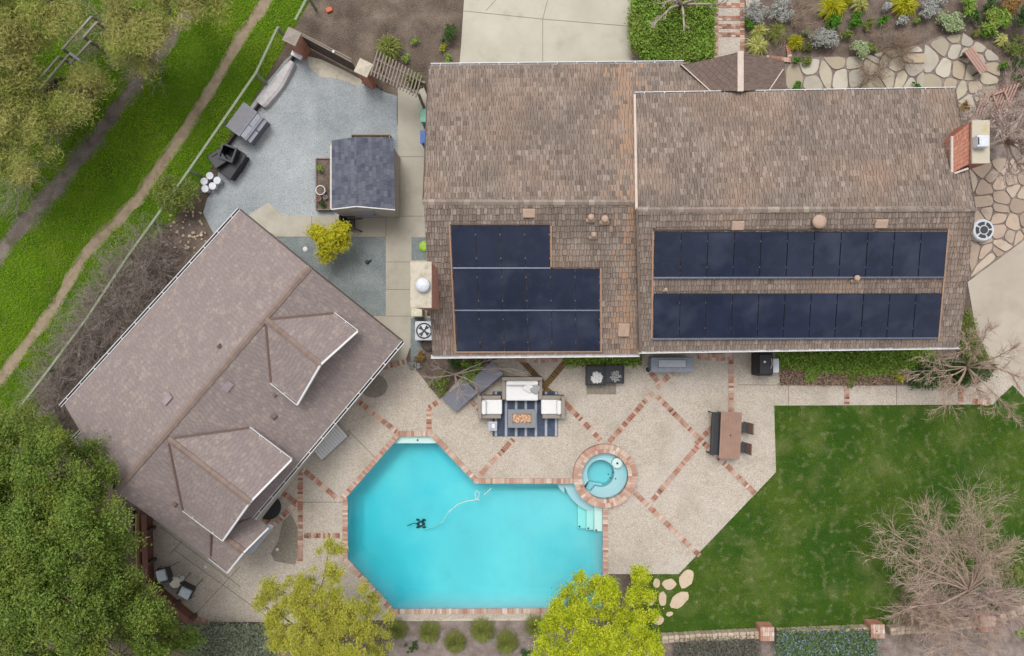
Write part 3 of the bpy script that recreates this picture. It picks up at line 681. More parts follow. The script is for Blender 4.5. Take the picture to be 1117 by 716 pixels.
walls(house, [P2(700.5, 115, 3), P2(1003, 112, 3), P2(1003, 366, 3), P2(700.5, 366, 3)], 3.12)
mb = MB()      # gable ends
for xg, (n0, n1, rr) in ((484, ((P(0, 88, 2.8).y), (P(0, 376, 2.8).y), 5.12)), (1003, ((P(0, 112, 3).y), (P(0, 366, 3).y), 5.3))):
    X = P(xg, 0, 2.85).x; dd = .06 if xg < 600 else -.06
    mb.add([(X, n0, 2.86), (X, n1, 2.86), (X, 4.6, rr - .05), (X + dd, n0, 2.86), (X + dd, n1, 2.86), (X + dd, 4.6, rr - .05)], [(0, 1, 2), (5, 4, 3), (0, 2, 5, 3), (1, 4, 5, 2), (0, 3, 4, 1)])
mb.build('gable_wall', m_wall, house)
for (x0, x1, yy, hh, z0, z1) in ((564, 610, 376, 2.8, .15, 2.2), (640, 690, 376, 2.8, .9, 2.2), (764, 797, 366, 3, .15, 2.25), (880, 960, 366, 3, .9, 2.2)):
    a, b = P(x0, yy, hh), P(x1, yy, hh); y = a.y - .012
    f = MB(); f.box(((a.x + b.x) / 2, y, (z0 + z1) / 2), (b.x - a.x, .06, z1 - z0)); fo = f.build('window' if z0 > .5 else 'door', m_white, house)
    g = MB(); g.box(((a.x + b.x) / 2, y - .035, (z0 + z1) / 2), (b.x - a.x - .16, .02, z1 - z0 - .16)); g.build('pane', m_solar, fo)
# porch roof over the front door
Xr = 808; hr = 3.8
pl1 = plane3(P(Xr - 4, 58, hr), P(Xr - 4, 104, hr), P(742, 71, 3.1)); pl2 = plane3(P(Xr + 3, 58, hr), P(Xr + 3, 104, hr), P(857, 70, 3.1))
pe = [m_entry, m_under]
slope('porch_roof', [onp(pl1, *q) for q in ((804, 57.5), (775, 64.5), (742, 71), (776, 99.5), (804, 99.5))], onp(pl1, 742, 71), onp(pl1, 776, 102), pe, house, course=.2, wlo=.15, whi=.25, th=.014)
slope('porch_roof', [onp(pl2, *q) for q in ((811, 58), (835, 62), (855, 66.5), (858, 99), (811, 99))], onp(pl2, 855, 66), onp(pl2, 858, 102), pe, house, course=.2, wlo=.15, whi=.25, th=.014)
barline('porch_ridge_board', P(807.5, 56.5, hr + .03), P(807.5, 100, hr + .03), .24, .1, m_trim_pink, house)
barline('valley_flashing', onp(pl1, 743, 71), onp(pl1, 775, 100), .04, .02, m_trim_pink, house, .035); barline('valley_flashing', onp(pl2, 854, 76), onp(pl2, 838, 100), .04, .02, m_trim_pink, house, .035)
walls(house, [P2(756, 72, 2.9), P2(770, 71, 2.9), P2(770, 78, 2.9), P2(756, 78, 2.9)], 3.05, name='porch_post'); walls(house, [P2(840, 74, 2.9), P2(850, 74, 2.9), P2(850, 82, 2.9), P2(840, 82, 2.9)], 3.05, name='porch_post')
# solar panels
def panel_row(pl, x0, x1, y0, y1, n, xs0=None, xs1=None):
    xs0 = x0 if xs0 is None else xs0; xs1 = x1 if xs1 is None else xs1
    for i in range(n):
        a = [onp(pl, x0 + (x1 - x0) * (i + t) / n, y0) for t in (.012, .988)]; b = [onp(pl, xs0 + (xs1 - xs0) * (i + t) / n, y1) for t in (.012, .988)]
        nn = pl[1]; q = [b[0], b[1], a[1], a[0]]; up = nn * .13
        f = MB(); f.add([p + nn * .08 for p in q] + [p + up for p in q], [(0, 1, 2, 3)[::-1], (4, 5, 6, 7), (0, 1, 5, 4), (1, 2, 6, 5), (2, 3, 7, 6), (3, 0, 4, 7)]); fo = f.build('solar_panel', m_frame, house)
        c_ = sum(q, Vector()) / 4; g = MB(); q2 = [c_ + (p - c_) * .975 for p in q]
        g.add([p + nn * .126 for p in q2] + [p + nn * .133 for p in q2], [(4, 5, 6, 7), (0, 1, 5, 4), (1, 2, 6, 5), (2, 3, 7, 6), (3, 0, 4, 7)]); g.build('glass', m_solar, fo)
        for t in (.22, .8):
            k = MB(); p = q[1].lerp(q[2], t) + nn * .136; k.bar(p - Vector((.0, .025, 0)), p + Vector((0, .025, 0)), .022, .012); k.build('clamp', m_rail, fo)
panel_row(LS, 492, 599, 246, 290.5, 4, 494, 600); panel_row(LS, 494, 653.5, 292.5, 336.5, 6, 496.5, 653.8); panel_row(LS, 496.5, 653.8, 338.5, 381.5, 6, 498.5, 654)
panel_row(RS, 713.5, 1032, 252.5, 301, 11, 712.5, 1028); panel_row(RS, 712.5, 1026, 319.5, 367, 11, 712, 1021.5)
def rail(pl, a, b, wd=.05, m=m_rail, dz=.13, name='mounting_rail'): barline(name, onp(pl, *a) + pl[1] * dz, onp(pl, *b) + pl[1] * dz, wd, .03, m, house)
rail(LS, (494, 291.5), (600, 291.5)); rail(LS, (496, 337.5), (654, 337.5)); rail(RS, (712, 302), (1028, 301.5), .06); rail(RS, (711, 368.5), (1021, 367.5), .06)
for a, b in (((490.5, 246), (497, 383)), ((655, 292), (655.5, 383)), ((601, 246), (601, 291)), ((712, 252), (710.5, 369)), ((1033.5, 250), (1022.5, 372))): rail(LS if a[0] < 700 else RS, a, b, .055, m_copper, .07, 'side_trim')
rail(LS, (497, 383.5), (655, 383), .05, m_copper, .07, 'side_trim'); rail(LS, (491, 244.8), (600, 244.8), .04, m_wood_dark, .07, 'side_trim')
rail(RS, (713, 250.5), (1033, 249), .05, m_wood_dark, .07, 'side_trim')
def boxvent(pl, x, y, w_, d_, h_=.14, m=None, name='box_vent'):
    p = onp(pl, x, y); nn = pl[1]; mb = MB(); a = math.atan2(nn.y, nn.z)
    mb.rbox((p.x, p.y, p.z + h_ / 2), (w_ / 24 * .86, d_ / 24 * .9, h_), .03, 0, tilt=(-a, 0)); return mb.build(name, m or m_tanmetal, house)
boxvent(LS, 577, 233, 13, 9); boxvent(LS, 680, 360, 13, 15); boxvent(RS, 804, 246.5, 13, 9); boxvent(RS, 960, 244.5, 13, 9)
def roundvent(pl, x, y, r, h=.3, base=True):
    p = onp(pl, x, y); mb = MB(); r = r / 24 * .86
    if base: mb.box((p.x, p.y - r * .8, p.z + .03), (r * 2.6, r * 1.2, .02), tilt=(-math.atan2(pl[1].y, pl[1].z), 0))
    mb.lathe([(r * .5, -.1), (r * .5, h * .6), (r, h * .62), (r * .95, h * .85), (r * .5, h), (0, h * 1.02)], (p.x, p.y, p.z), 16); return mb.build('pipe_vent', m_tanmetal, house, True)
roundvent(LS, 644, 238, 3.6); roundvent(LS, 659, 240, 4); roundvent(LS, 647, 257, 3.2); roundvent(RS, 890.5, 243, 7.5, .35, False); roundvent(RS, 932, 304, 3.4); roundvent(RS, 726, 316, 2, .1)
# chimneys
def brick_box(mb, x0, x1, y0, y1, z0, z1, m=0):      # brick courses round a rectangular stack
    bw, bh = .21, .075; z = z0; k = 0
    while z < z1:
        for (ax, c0, c1, fixed, sgn) in (('x', x0, x1, y0, -1), ('x', x0, x1, y1, 1), ('y', y0, y1, x0, -1), ('y', y0, y1, x1, 1)):
            t = c0 - (k % 2) * bw / 2
            while t < c1:
                a, b = max(t, c0), min(t + bw - .012, c1)
                if b - a > .02:
                    if ax == 'x': mb.box(((a + b) / 2, fixed, z + bh / 2), (b - a, .03, bh - .01))
                    else: mb.box((fixed, (a + b) / 2, z + bh / 2), (.03, b - a, bh - .01))
                t += bw
        z += bh; k += 1
def chimney(x0, x1, y0, y1, zb, zt, capm):
    core = MB(); core.box(((x0 + x1) / 2, (y0 + y1) / 2, (zb + zt) / 2), (x1 - x0, y1 - y0, zt - zb)); ch = core.build('chimney', m_mortar, house)
    b = MB(); brick_box(b, x0, x1, y0, y1, max(zb, 1.5), zt - .02); b.build('brickwork', m_brick_wall, ch)
    cp = MB(); cp.rbox(((x0 + x1) / 2, (y0 + y1) / 2, zt + .04), (x1 - x0 + .08, y1 - y0 + .08, .1), .02); cp.build('chimney_cap', capm, ch)
    return ch
a, b = P(449, 287, 6.4), P(470, 335, 6.4)
ch1 = chimney(a.x, b.x, b.y, a.y, 0, 6.4, m_capstone)
p = P(461, 311, 6.7); mb = MB(); mb.lathe([(.14, -.3), (.14, -.05), (.27, -.04), (.25, .04), (.1, .1), (0, .11)], (p.x, p.y, p.z), 18); mb.build('chimney_cowl', m_whitemetal, ch1, True)
a, b = P(1060, 133, 5.3), P(1077, 178, 5.3)
ch2 = chimney(a.x, b.x, b.y, a.y, 0, 5.3, m_capyellow)
a2, b2 = P(1040, 150, 4.2), P(1060, 186, 4.2)       # sloping brick shoulder between stack and roof
mb = MB(); zz = 4.15
n_c = 26
for i in range(n_c):
    t = i / n_c; t1 = (i + .9) / n_c
    X0 = P(1039, 0, 5.0).x; X1 = a.x - .03; xa = X0 + (X1 - X0) * t; xb = X0 + (X1 - X0) * t1
    ya0 = P(0, 149, 5.0).y; ya1 = a.y; yb0 = P(0, 188, 5.0).y; yb1 = b.y
    yt = ya0 + (ya1 - ya0) * t; yb_ = yb0 + (yb1 - yb0) * t; zt = 5.0 + .2 * t
    m_ = 9
    for j in range(m_):
        c0 = yb_ + (yt - yb_) * j / m_; c1 = yb_ + (yt - yb_) * (j + .94) / m_
        mb.box(((xa + xb) / 2, (c0 + c1) / 2, zt / 2 + 1.4), (xb - xa, c1 - c0, zt - 2.8))
mb.build('brick_shoulder', m_brick_wall, ch2)
p = P(1040, 152, 4.0); mb = MB(); mb.bar(P(1038, 149, 5.02), P(1038, 188.5, 5.02), .08, .08); mb.build('flashing', m_trim_pink, ch2); mb = MB(); mb.bar(P(1040.5, 189.5, 5.02), P(1056, 184, 5.1), .07, .08); mb.build('flashing', m_trim_pink, ch2); mb = MB(); mb.bar(P(1032, 147.5, 4.3), P(1041, 147.5, 4.3), .06, .04); mb.build('flashing', m_trim_pink, ch2)
p = P(1070, 155, 5.55); mb = MB(); mb.rbox((p.x, p.y, p.z), (.44, .44, .3), .03); mb.bar((p.x - .19, p.y - .14, p.z + .155), (p.x - .19, p.y + .14, p.z + .155), .05, .01, 1); mb.build('chimney_cowl', [m_whitemetal, m_dark], ch2)

# ------------------------------------------------------------------ guest house
gh = P(250, 420); guest = thing('guest_house', 'angled guest house with a mauve shingle roof and two gabled dormers', 'house', (gh.x, gh.y, 0))
GR, GE = 4.9, 2.8
GA, GB = P(338, 291, GR), P(126, 536, GR)
pNW = plane3(GA, GB, P(262, 229, GE)); pSE = plane3(GA, GB, P(439, 372, GE))
GM = [m_comp, m_under]; gk = dict(course=.135, wlo=.15, whi=.2, th=.013, jag=.0)
slope('roof_slope', [onp(pNW, *q) for q in ((262, 229), (67.5, 443), (88, 471), (126, 536), (338, 291))], onp(pNW, 262, 229), onp(pNW, 67.5, 443), GM, guest, **gk)
slope('roof_slope', [onp(pNW, *q) for q in ((88, 470.5), (77, 482), (126, 537))], onp(pNW, 77, 482), onp(pNW, 77 + 10, 471), GM, guest, lift=-.004, **gk)
slope('roof_slope', [onp(pSE, *q) for q in ((439, 372), (278, 565), (228, 609), (126, 536), (338, 291))], onp(pSE, 439, 372), onp(pSE, 278, 565), GM, guest, **gk)
ridge_caps('ridge_cap', GA + Vector((0, 0, .02)), GB + Vector((0, 0, .02)), m_ridge, guest, wd=.24, step=.14, th=.015, drop=.04)
def dormer(apex, vn, gn, rk_n, peak, rk_s, gs, vs_, drop=.02):
    zn = onp(pSE, *gn).z; ap = onp(pSE, *apex); ap.z = GR
    def at(q, h): return P(q[0], q[1], h)
    pk = at(peak, GR - drop)
    n_e0, n_e1 = at(gn, zn), at(rk_n, zn); s_e0, s_e1 = at(gs, zn), at(rk_s, zn)
    lp = [at(apex, GR), pk, n_e1, n_e0]; ls = [at(apex, GR), pk, s_e1, s_e0]
    for L4, e0, e1 in ((lp, n_e0, n_e1), (ls, s_e0, s_e1)):
        pl = plane3(L4[0], L4[1], L4[2]); L4[3] = onp(pl, *(gn if e0 is n_e0 else gs)); e0 = L4[3]
        d = slope('dormer_roof', L4, e0, e1, GM, guest, lift=.02, slab=.1, **gk)
    ridge_caps('ridge_cap', lp[0] + Vector((0, 0, .05)), pk + Vector((0, 0, .05)), m_ridge, guest, wd=.24, step=.14, th=.015, drop=.04)
    for a, b in ((lp[0], lp[3]), (ls[0], ls[3])): barline('valley', a, b, .09, .03, m_valley, guest, .04)
    for a, b in ((lp[3], lp[2]), (ls[3], ls[2])): gutter(a, b, guest, .1, dz=.0)
    for a, b in ((lp[2], pk), (ls[2], pk)): barline('rake_trim', a, b, .07, .14, m_white, guest, .0)
    # the gable wall under the rake, set back, and the cheeks
    inn = (lp[0] - pk); inn.z = 0; inn.normalize(); off = inn * .45
    a, b = Vector(lp[2]) + off, Vector(ls[2]) + off; c_ = Vector(pk) + off; ab = (b - a).normalized(); a += ab * .25; b -= ab * .25
    base = min(onp(pSE, *rk_n).z, onp(pSE, *rk_s).z) - .9; mb = MB(); th = inn * .08
    fr = [Vector((a.x, a.y, base)), Vector((b.x, b.y, base)), Vector((b.x, b.y, b.z - .05)), Vector((c_.x, c_.y, c_.z - .22)), Vector((a.x, a.y, a.z - .05))]
    mb.add(fr + [p + th for p in fr], [(0, 1, 2, 3, 4), (9, 8, 7, 6, 5)] + [(i, 5 + i, 5 + (i + 1) % 5, (i + 1) % 5) for i in range(5)])
    mb.build('dormer_wall', m_wall, guest)
m_mauve = flat('mauve_vent', (160, 146, 150), .8)
m_valley = flat('valley_metal', (112, 88, 80), .6)
dormer((184, 479), None, (272, 467), (318, 502), (273, 548), (244, 589), (200, 556), None)
dormer((290, 349), None, (364, 342), (390, 362), (350, 398), (325, 441), (296, 417), None)
# lower gable at the south-west corner
hl = 3.55
lw = [P(200, 560, hl), P(262, 607, hl), P(249, 624, 2.75), P(228, 606, 2.75)]
pl3 = plane3(P(240, 585, hl), P(266, 603, hl), P(249, 624, 2.75)); pl4 = plane3(P(240, 585, hl), P(266, 603, hl), P(292, 576, 2.75))
slope('lower_roof', [onp(pl3, *q) for q in ((229, 577), (229, 607), (249, 624), (266, 603), (240, 585))][0:5], onp(pl3, 229, 607), onp(pl3, 249, 624), GM, guest, lift=.02, slab=.1, **gk)
slope('lower_roof', [onp(pl4, *q) for q in ((236, 582), (266, 603), (293, 576), (278, 564))], onp(pl4, 293, 576), onp(pl4, 278, 564), GM, guest, lift=.02, slab=.1, **gk)
ridge_caps('ridge_cap', P(246, 589, hl + .03), P(266, 603, hl + .03), m_ridge, guest, wd=.28, step=.14, th=.015, drop=.06)
barline('valley', P(230, 583, 3.62), P(230, 607, 2.9), .07, .03, m_valley, guest)
gutter(onp(pl3, 228, 608), onp(pl3, 249, 624.5), guest, .1); 
barline('rake_trim', P(249, 624, 2.8), P(266, 603, hl), .07, .12, m_white, guest, .02); barline('rake_trim', P(293, 576, 2.85), P(266, 603, hl), .07, .12, m_white, guest, .02)
gutter(onp(pNW, 261, 228.5), onp(pNW, 66.5, 443), guest, .11, dz=.02); gutter(onp(pSE, 440, 373), onp(pSE, 277, 566), guest, .11, dz=.02)
gutter(onp(pNW, 88.5, 470), onp(pNW, 76.5, 482), guest, .1, dz=.02); gutter(onp(pSE, 278, 565.5), onp(pSE, 291, 576), guest, .1, dz=.04)
barline('rake_trim', onp(pNW, 262.5, 229), GA, .05, .1, m_wood_dark, guest, -.03); barline('rake_trim', GA, onp(pSE, 439, 372), .05, .1, m_wood_dark, guest, -.03)
# pale sloped awning edge and corner fascia beside the lower roof
mb = MB(); q = [P(266, 606, 2.5), P(276, 603, 2.4), P(299, 574, 2.4), P(293, 572, 2.5)]; mb.add(q + [v - Vector((0, 0, .05)) for v in q], [(0, 1, 2, 3), (7, 6, 5, 4), (0, 4, 5, 1), (1, 5, 6, 2), (2, 6, 7, 3), (3, 7, 4, 0)]); mb.build('fascia_shelf', m_ltgrey, guest)
walls(guest, [P2(272, 245, 2.7), P2(90, 446, 2.7), P2(140, 522, 2.7), P2(232, 590, 2.7), P2(262, 585, 2.7), P2(424, 375, 2.7)], 2.75)
mb = MB(); g0, g1, g2 = onp(pNW, 268, 240), onp(pSE, 428, 376), P(336, 297, 4.72)
mb.add([(g0.x, g0.y, 2.76), (g1.x, g1.y, 2.76), (g2.x, g2.y, 4.6), (g0.x - .05, g0.y - .05, 2.76), (g1.x - .05, g1.y - .05, 2.76), (g2.x - .05, g2.y - .05, 4.6)], [(0, 1, 2), (5, 4, 3), (0, 2, 5, 3), (1, 4, 5, 2), (0, 3, 4, 1)]); mb.build('gable_wall', m_wall, guest)
def gvent(pl, x, y, s=.16, m=None, h=.12, rz=.8):
    p = onp(pl, x, y); mb = MB(); mb.box((p.x, p.y, p.z + h * .3), (s, s, h), rz, tilt=(.0, .35 if pl is pSE else -.35), taper=.8); mb.build('roof_vent', m or m_valley, guest)
gvent(pNW, 240, 378, .16); gvent(pSE, 299, 454, .22); gvent(pSE, 300, 431, .14); gvent(pSE, 191, 550, .18)
for (pl, x, y, w_, d_) in ((pNW, 184, 436, .42, .3), (pSE, 248, 421, .42, .3)):
    p = onp(pl, x, y); nn = pl[1]; mb = MB(); u_ = (GA - GB).normalized(); v_ = nn.cross(u_); c_ = p + nn * .05
    q = [c_ + u_ * a_ * w_ / 2 + v_ * b_ * d_ / 2 for a_, b_ in ((-1, -1), (1, -1), (1, 1), (-1, 1))]
    if (q[1] - q[0]).cross(q[2] - q[1]).dot(nn) < 0: q = q[::-1]
    mb.add(q + [v + nn * .04 for v in q], [(3, 2, 1, 0), (4, 5, 6, 7), (0, 1, 5, 4), (1, 2, 6, 5), (2, 3, 7, 6), (3, 0, 4, 7)]); mb.build('flat_vent', m_mauve, guest)
p = onp(pSE, 279, 490); p.z = onp(pSE, 279, 490).z + .35
gvent(pSE, 259, 489, .22, h=.5)

# ------------------------------------------------------------------ garden shed and yard things
s0 = P(400, 195); shed = thing('garden_shed', 'small grey garden shed with dark slate shingle roof on the gravel', 'shed', (s0.x, s0.y, 0))
x0, x1 = P(365, 0).x, P(436.5, 0).x; y1, y0 = P(0, 172).y, P(0, 237).y; x0 += .35
mb = MB(); mb.box(((x0 + x1) / 2, (y0 + y1) / 2, 1.05), (x1 - x0, y1 - y0, 2.1)); xm = P(390, 0, 2.6).x
mb.add([(x0, y0, 2.1), (x1, y0, 2.1), (xm, y0, 2.42), (x0, y1, 2.1), (x1, y1, 2.1), (xm, y1, 2.42)], [(0, 1, 2), (5, 4, 3), (0, 2, 5, 3), (1, 4, 5, 2)]); mb.build('wall', m_shedwall, shed)
sr, se_ = 2.5, 2.2
pw = plane3(P(389, 149.5, sr), P(389, 225, sr), P(362, 190, se_)); pe_ = plane3(P(389, 149.5, sr), P(389, 225, sr), P(431, 190, se_))
sk = dict(course=.15, wlo=.16, whi=.32, th=.012, jag=0, slab=.06)
slope('roof', [onp(pw, *q) for q in ((389, 149.5), (389, 225), (362, 228), (362, 153.5))], onp(pw, 362, 228), onp(pw, 362, 153.5), [m_shedroof, m_under], shed, **sk)
slope('roof', [onp(pe_, *q) for q in ((389, 149.5), (389, 225), (431, 228.5), (429, 151))], onp(pe_, 431, 228.5), onp(pe_, 429, 151), [m_shedroof, m_under], shed, **sk)
for q, pl in ((((389, 225.6), (362, 228.8)), pw), (((389, 225.6), (431, 229.3)), pe_)): barline('fascia', onp(pl, *q[0]), onp(pl, *q[1]), .04, .1, m_white, shed, .0)
mb = MB(); mb.box(((x0 + x1) / 2, y0 - .02, .95), (.9, .04, 1.8)); dd = mb.build('door', m_ltgrey, shed); mb = MB(); mb.box(((x0 + x1) / 2 + .35, y0 - .06, 1), (.04, .05, .12)); mb.build('handle', m_dark, dd)
# beds
def planter(name, x0, x1, y0, y1, label, h=.35):
    a, b = P(x0, y0), P(x1, y1); t = thing(name, label, 'planter', ((a.x + b.x) / 2, (a.y + b.y) / 2, 0)); mb = MB(); w_ = .05
    for c_, d_ in ((((a.x + b.x) / 2, a.y, h / 2), (b.x - a.x + w_, w_, h)), (((a.x + b.x) / 2, b.y, h / 2), (b.x - a.x + w_, w_, h)), ((a.x, (a.y + b.y) / 2, h / 2), (w_, a.y - b.y - w_, h)), ((b.x, (a.y + b.y) / 2, h / 2), (w_, a.y - b.y - w_, h))): mb.box(c_, d_)
    mb.build('boards', m_wood_grey, t); mb = MB(); mb.box(((a.x + b.x) / 2, (a.y + b.y) / 2, h * .4), (b.x - a.x - .05, a.y - b.y - .05, h * .8)); mb.build('soil', m_mulch, t); return t
planter('raised_bed', 347, 364, 175, 230, 'narrow wooden raised bed of dark soil left of the shed'); planter('raised_bed', 386, 427, 150.5, 166, 'wooden raised bed showing behind the top of the shed', .5)
def pot(x, y, r, m, label, h=.3, rim=None, name='plant_pot', soil=None, base=0.0):
    p = P(x, y, base); t = thing(name, label, 'pot', (p.x, p.y, base)); mb = MB(); mb.lathe([(r * .7, 0), (r, h), (r * .86, h), (r * .82, h * .8)], (p.x, p.y, base), 18); mb.f = [f for f in mb.f if len(f) <= 4 or True]; mb.build('pot_body', m, t, False)
    mb = MB(); mb.lathe([(r * .8, h * .8), (r * .8, h * .86), (0, h * .87)], (p.x, p.y, base), 16); mb.build('soil', soil or m_mulch, t); return t
pot(351.5, 209, .22, m_white, 'white ringed plant pot in the raised bed left of the shed', .3, base=.28); m_redpot = flat('red_pot', (196, 110, 106)); pot(349, 218, .13, m_redpot, 'small red plant pot in the raised bed beside the shed', .25, base=.28)
pot(356, 216, .1, m_ltgrey, 'tiny pale pot next to the shed wall, between the red and white pots', .2, base=.28)
pot(706, 403, .15, m_white, 'small round white pot with dark centre left of the grey bench', .25, soil=m_black)
# black lounge frame by the shed
p = P(386, 246); t = thing('garden_chair', 'black folded garden chair on the path below the shed', 'chair', (p.x, p.y, 0))
mb = MB(); mb.rbox((p.x - .1, p.y, .42), (.5, .5, .07), .02); mb.build('seat', m_black, t); mb = MB(); mb.rbox((p.x - .32, p.y + .02, .7), (.1, .55, .6), .03, tilt=(0, -.3)); mb.build('backrest', m_black, t)
for s in (-1, 1):
    for q in (-1, 1): mb = MB(); mb.tube([(p.x - .1 + q * .25, p.y + s * .22, .42), (p.x - .1 + q * .5, p.y + s * .3, 0)], .022, 6); mb.build('leg', m_black, t)
    mb = MB(); mb.bar((p.x - .32, p.y + s * .29, .62), (p.x + .2, p.y + s * .29, .58), .05, .03); mb.build('armrest', m_black, t)
mb = MB(); mb.lathe([(.11, 0), (.11, .03), (.05, .05), (0, .05)], tuple(P(333, 272)), 14); solo(mb, 'drain_cap', m_white, P(333, 272), 'small white round cap in the gravel court near the golden shrub', 'cap')
mb = MB(); mb.lathe([(.1, 0), (.09, .1), (.04, .14), (0, .14)], tuple(P(401, 286)), 10); mb.tube([P(401, 286, .1), P(405, 283, .12)], .03, 5); solo(mb, 'sprinkler_head', m_dark, P(401, 286), 'small dark sprinkler head in the gravel court', 'sprinkler')
# buckets
gb = 'white buckets by the meadow fence'
for (x, y, lb, m) in ((233, 194, 'white bucket with dark contents, top of the cluster by black bins', 1), (227, 200, 'white bucket at the left of the cluster nearest the meadow grass', 0), (241, 199, 'white bucket at the right of the cluster nearest the gravel', 0), (228, 208, 'white bucket lowest left in the cluster by the fence', 0), (236, 205, 'white bucket in the lower middle of the cluster by the black bins', 0)):
    p = P(x, y); t = thing('bucket', lb, 'bucket', (p.x, p.y, 0), 0, gb); mb = MB(); mb.lathe([(.12, 0), (.155, .36), (.165, .37), (.165, .41), (.15, .41)], (p.x, p.y, 0), 16); mb.build('bucket_body', m_whitemetal, t)
    mb = MB(); mb.lathe([(.15, .385), (.15, .4), (.08, .4), (.075, .405), (0, .405)] if not m else [(.14, .3), (.14, .31), (0, .31)], (p.x, p.y, 0), 16); mb.build('lid' if not m else 'contents', m_ltgrey if not m else m_wood_pink, t)
# storage chest with slanted glazed front
c0 = P(271, 136, .6); c0.z = 0; rz = R(53); t = thing('storage_chest', 'grey weathered storage chest with pale front panels by the fence', 'chest', (0, 0, 0))
mb = MB(); mb.box((0, 0, .45), (1.25, 1.0, .9)); mb.build('body', m_grey, t)
mb = MB(); mb.rbox((0, .18, .99), (1.34, .74, .07), .02, tilt=(.12, 0)); ld = mb.build('lid', m_chest if 'm_chest' in globals() else m_grey, t)
mb = MB()
for k in range(7): mb.bar((-.5 + k * .165, -.05, 1.0), (-.5 + k * .165, .42, 1.055), .035, .02)
mb.build('ribs', m_wood_grey, ld)
for s in (-1, 1): mb = MB(); mb.rbox((s * .31, -.42, .84), (.58, .5, .04), .015, tilt=(.62, 0)); mb.build('front_panel', m_ltgrey, t)
t.location = c0; t.rotation_euler = (0, 0, rz)
# black bins
def binbox(x, y, w_, d_, h, rz, label, open_=False, m=None):
    p = P(x, y, h * .5); t = thing('compost_bin', label, 'bin', (0, 0, 0)); mb = MB(); m = m or m_black
    if open_:
        for c_, dd_ in (((0, d_ / 2, h / 2), (w_, .04, h)), ((0, -d_ / 2, h / 2), (w_, .04, h)), ((w_ / 2, 0, h / 2), (.04, d_ - .04, h)), ((-w_ / 2, 0, h / 2), (.04, d_ - .04, h)), ((0, 0, .15), (w_ - .05, d_ - .05, .3))): mb.box(c_, dd_)
        mb.build('body', m, t); mb = MB()
        for c_, dd_ in (((0, d_ / 2, h + .02), (w_ + .08, .08, .04)), ((0, -d_ / 2, h + .02), (w_ + .08, .08, .04)), ((w_ / 2, 0, h + .02), (.08, d_ - .08, .04)), ((-w_ / 2, 0, h + .02), (.08, d_ - .08, .04))): mb.box(c_, dd_)
        mb.build('rim', m_dark, t)
    else:
        mb.rbox((0, 0, h / 2), (w_, d_, h), .06); mb.build('body', m, t); mb = MB(); mb.rbox((0, 0, h + .03), (w_ + .06, d_ + .06, .07), .03, tilt=(.04, .05)); l_ = mb.build('lid', m_black, t)
        mb = MB(); mb.rbox((0, d_ * .3, h + .09), (w_ * .5, .06, .05), .02); mb.build('handle', m_dark, l_)
    t.location = (p.x, p.y, 0); t.rotation_euler = (0, 0, rz); return t
binbox(253, 170, .62, .62, .95, R(-20), 'open topped black compost bin nearest the grey chest', True); binbox(242, 176, .6, .62, .85, R(35), 'closed black bin with rounded lid beside the meadow fence'); binbox(252, 184, .75, .8, .55, R(-35), 'low wide black bin on the gravel side above the buckets')
binbox(261, 177, .5, .8, .5, R(-30), 'low black bin between the open bin and the gravel')
# long covered board along the fence
mb = MB(); a, b = P(321, 70), P(286, 116); d = b - a; L_ = d.length; d.normalize(); s_ = Vector((-d.y, d.x, 0)); secs = []
for i in range(15):
    t_ = i / 14; wd = (.14 + .15 * math.sin(min(1, t_ * 1.6) * math.pi / 2)) * (1 if t_ < .93 else .8); z = .34 + .03 * math.sin(t_ * 9)
    c_ = a + d * L_ * t_ + s_ * .05 * math.sin(t_ * 3)
    secs.append([c_ - s_ * wd, c_ - s_ * wd * .95 + Vector((0, 0, z * .8)), c_ - s_ * wd * .5 + Vector((0, 0, z)), c_ + s_ * wd * .5 + Vector((0, 0, z * .97)), c_ + s_ * wd * .95 + Vector((0, 0, z * .75)), c_ + s_ * wd])
vs = [q for s in secs for q in s]; fs = [(i * 6 + j, i * 6 + j + 1, (i + 1) * 6 + j + 1, (i + 1) * 6 + j) for i in range(14) for j in range(5)] + [(0, 1, 2, 3, 4, 5), (84, 85, 86, 87, 88, 89)]
mb.add(vs, fs); solo(mb, 'covered_board', flat('pale_cover', (206, 200, 200), .8), a.lerp(b, .5), 'long pale grey covered board lying against the yard fence', 'board')
mb = MB(); p = P(328.5, 61); mb.box((p.x, p.y, .42), (.5, .52, .05), -.5, tilt=(.1, .15)); mb.box((p.x, p.y, .2), (.3, .3, .4), -.5); solo(mb, 'white_board', m_white, p, 'white square board leaning by the left gate pillar', 'board')
# gate pillars
def pillar(x, y, h, w_, label, capm, rz=-.45, group=None):
    t = thing('brick_pillar', label, 'pillar', (0, 0, 0), 0, group); mb = MB(); mb.box((0, 0, h / 2), (w_ - .03, w_ - .03, h)); mb.build('core', m_mortar, t); mb = MB(); brick_box(mb, -w_ / 2, w_ / 2, -w_ / 2, w_ / 2, 0, h - .01); mb.build('brickwork', m_brick_wall, t)
    mb = MB(); mb.rbox((0, 0, h + .05), (w_ + .14, w_ + .14, .1), .02); mb.box((0, 0, h + .12), (w_ + .05, w_ + .05, .06), taper=.3); mb.build('cap', capm, t)
    p = P(x, y, h); t.location = (p.x, p.y, 0); t.rotation_euler = (0, 0, rz); return t
pillar(319, 41, 1.6, .5, 'brick gate pillar with grey cap at the meadow fence corner', m_capgrey); pillar(397, 75, 1.6, .5, 'brick gate pillar with pale cap between the gate and the arbor', m_capstone)
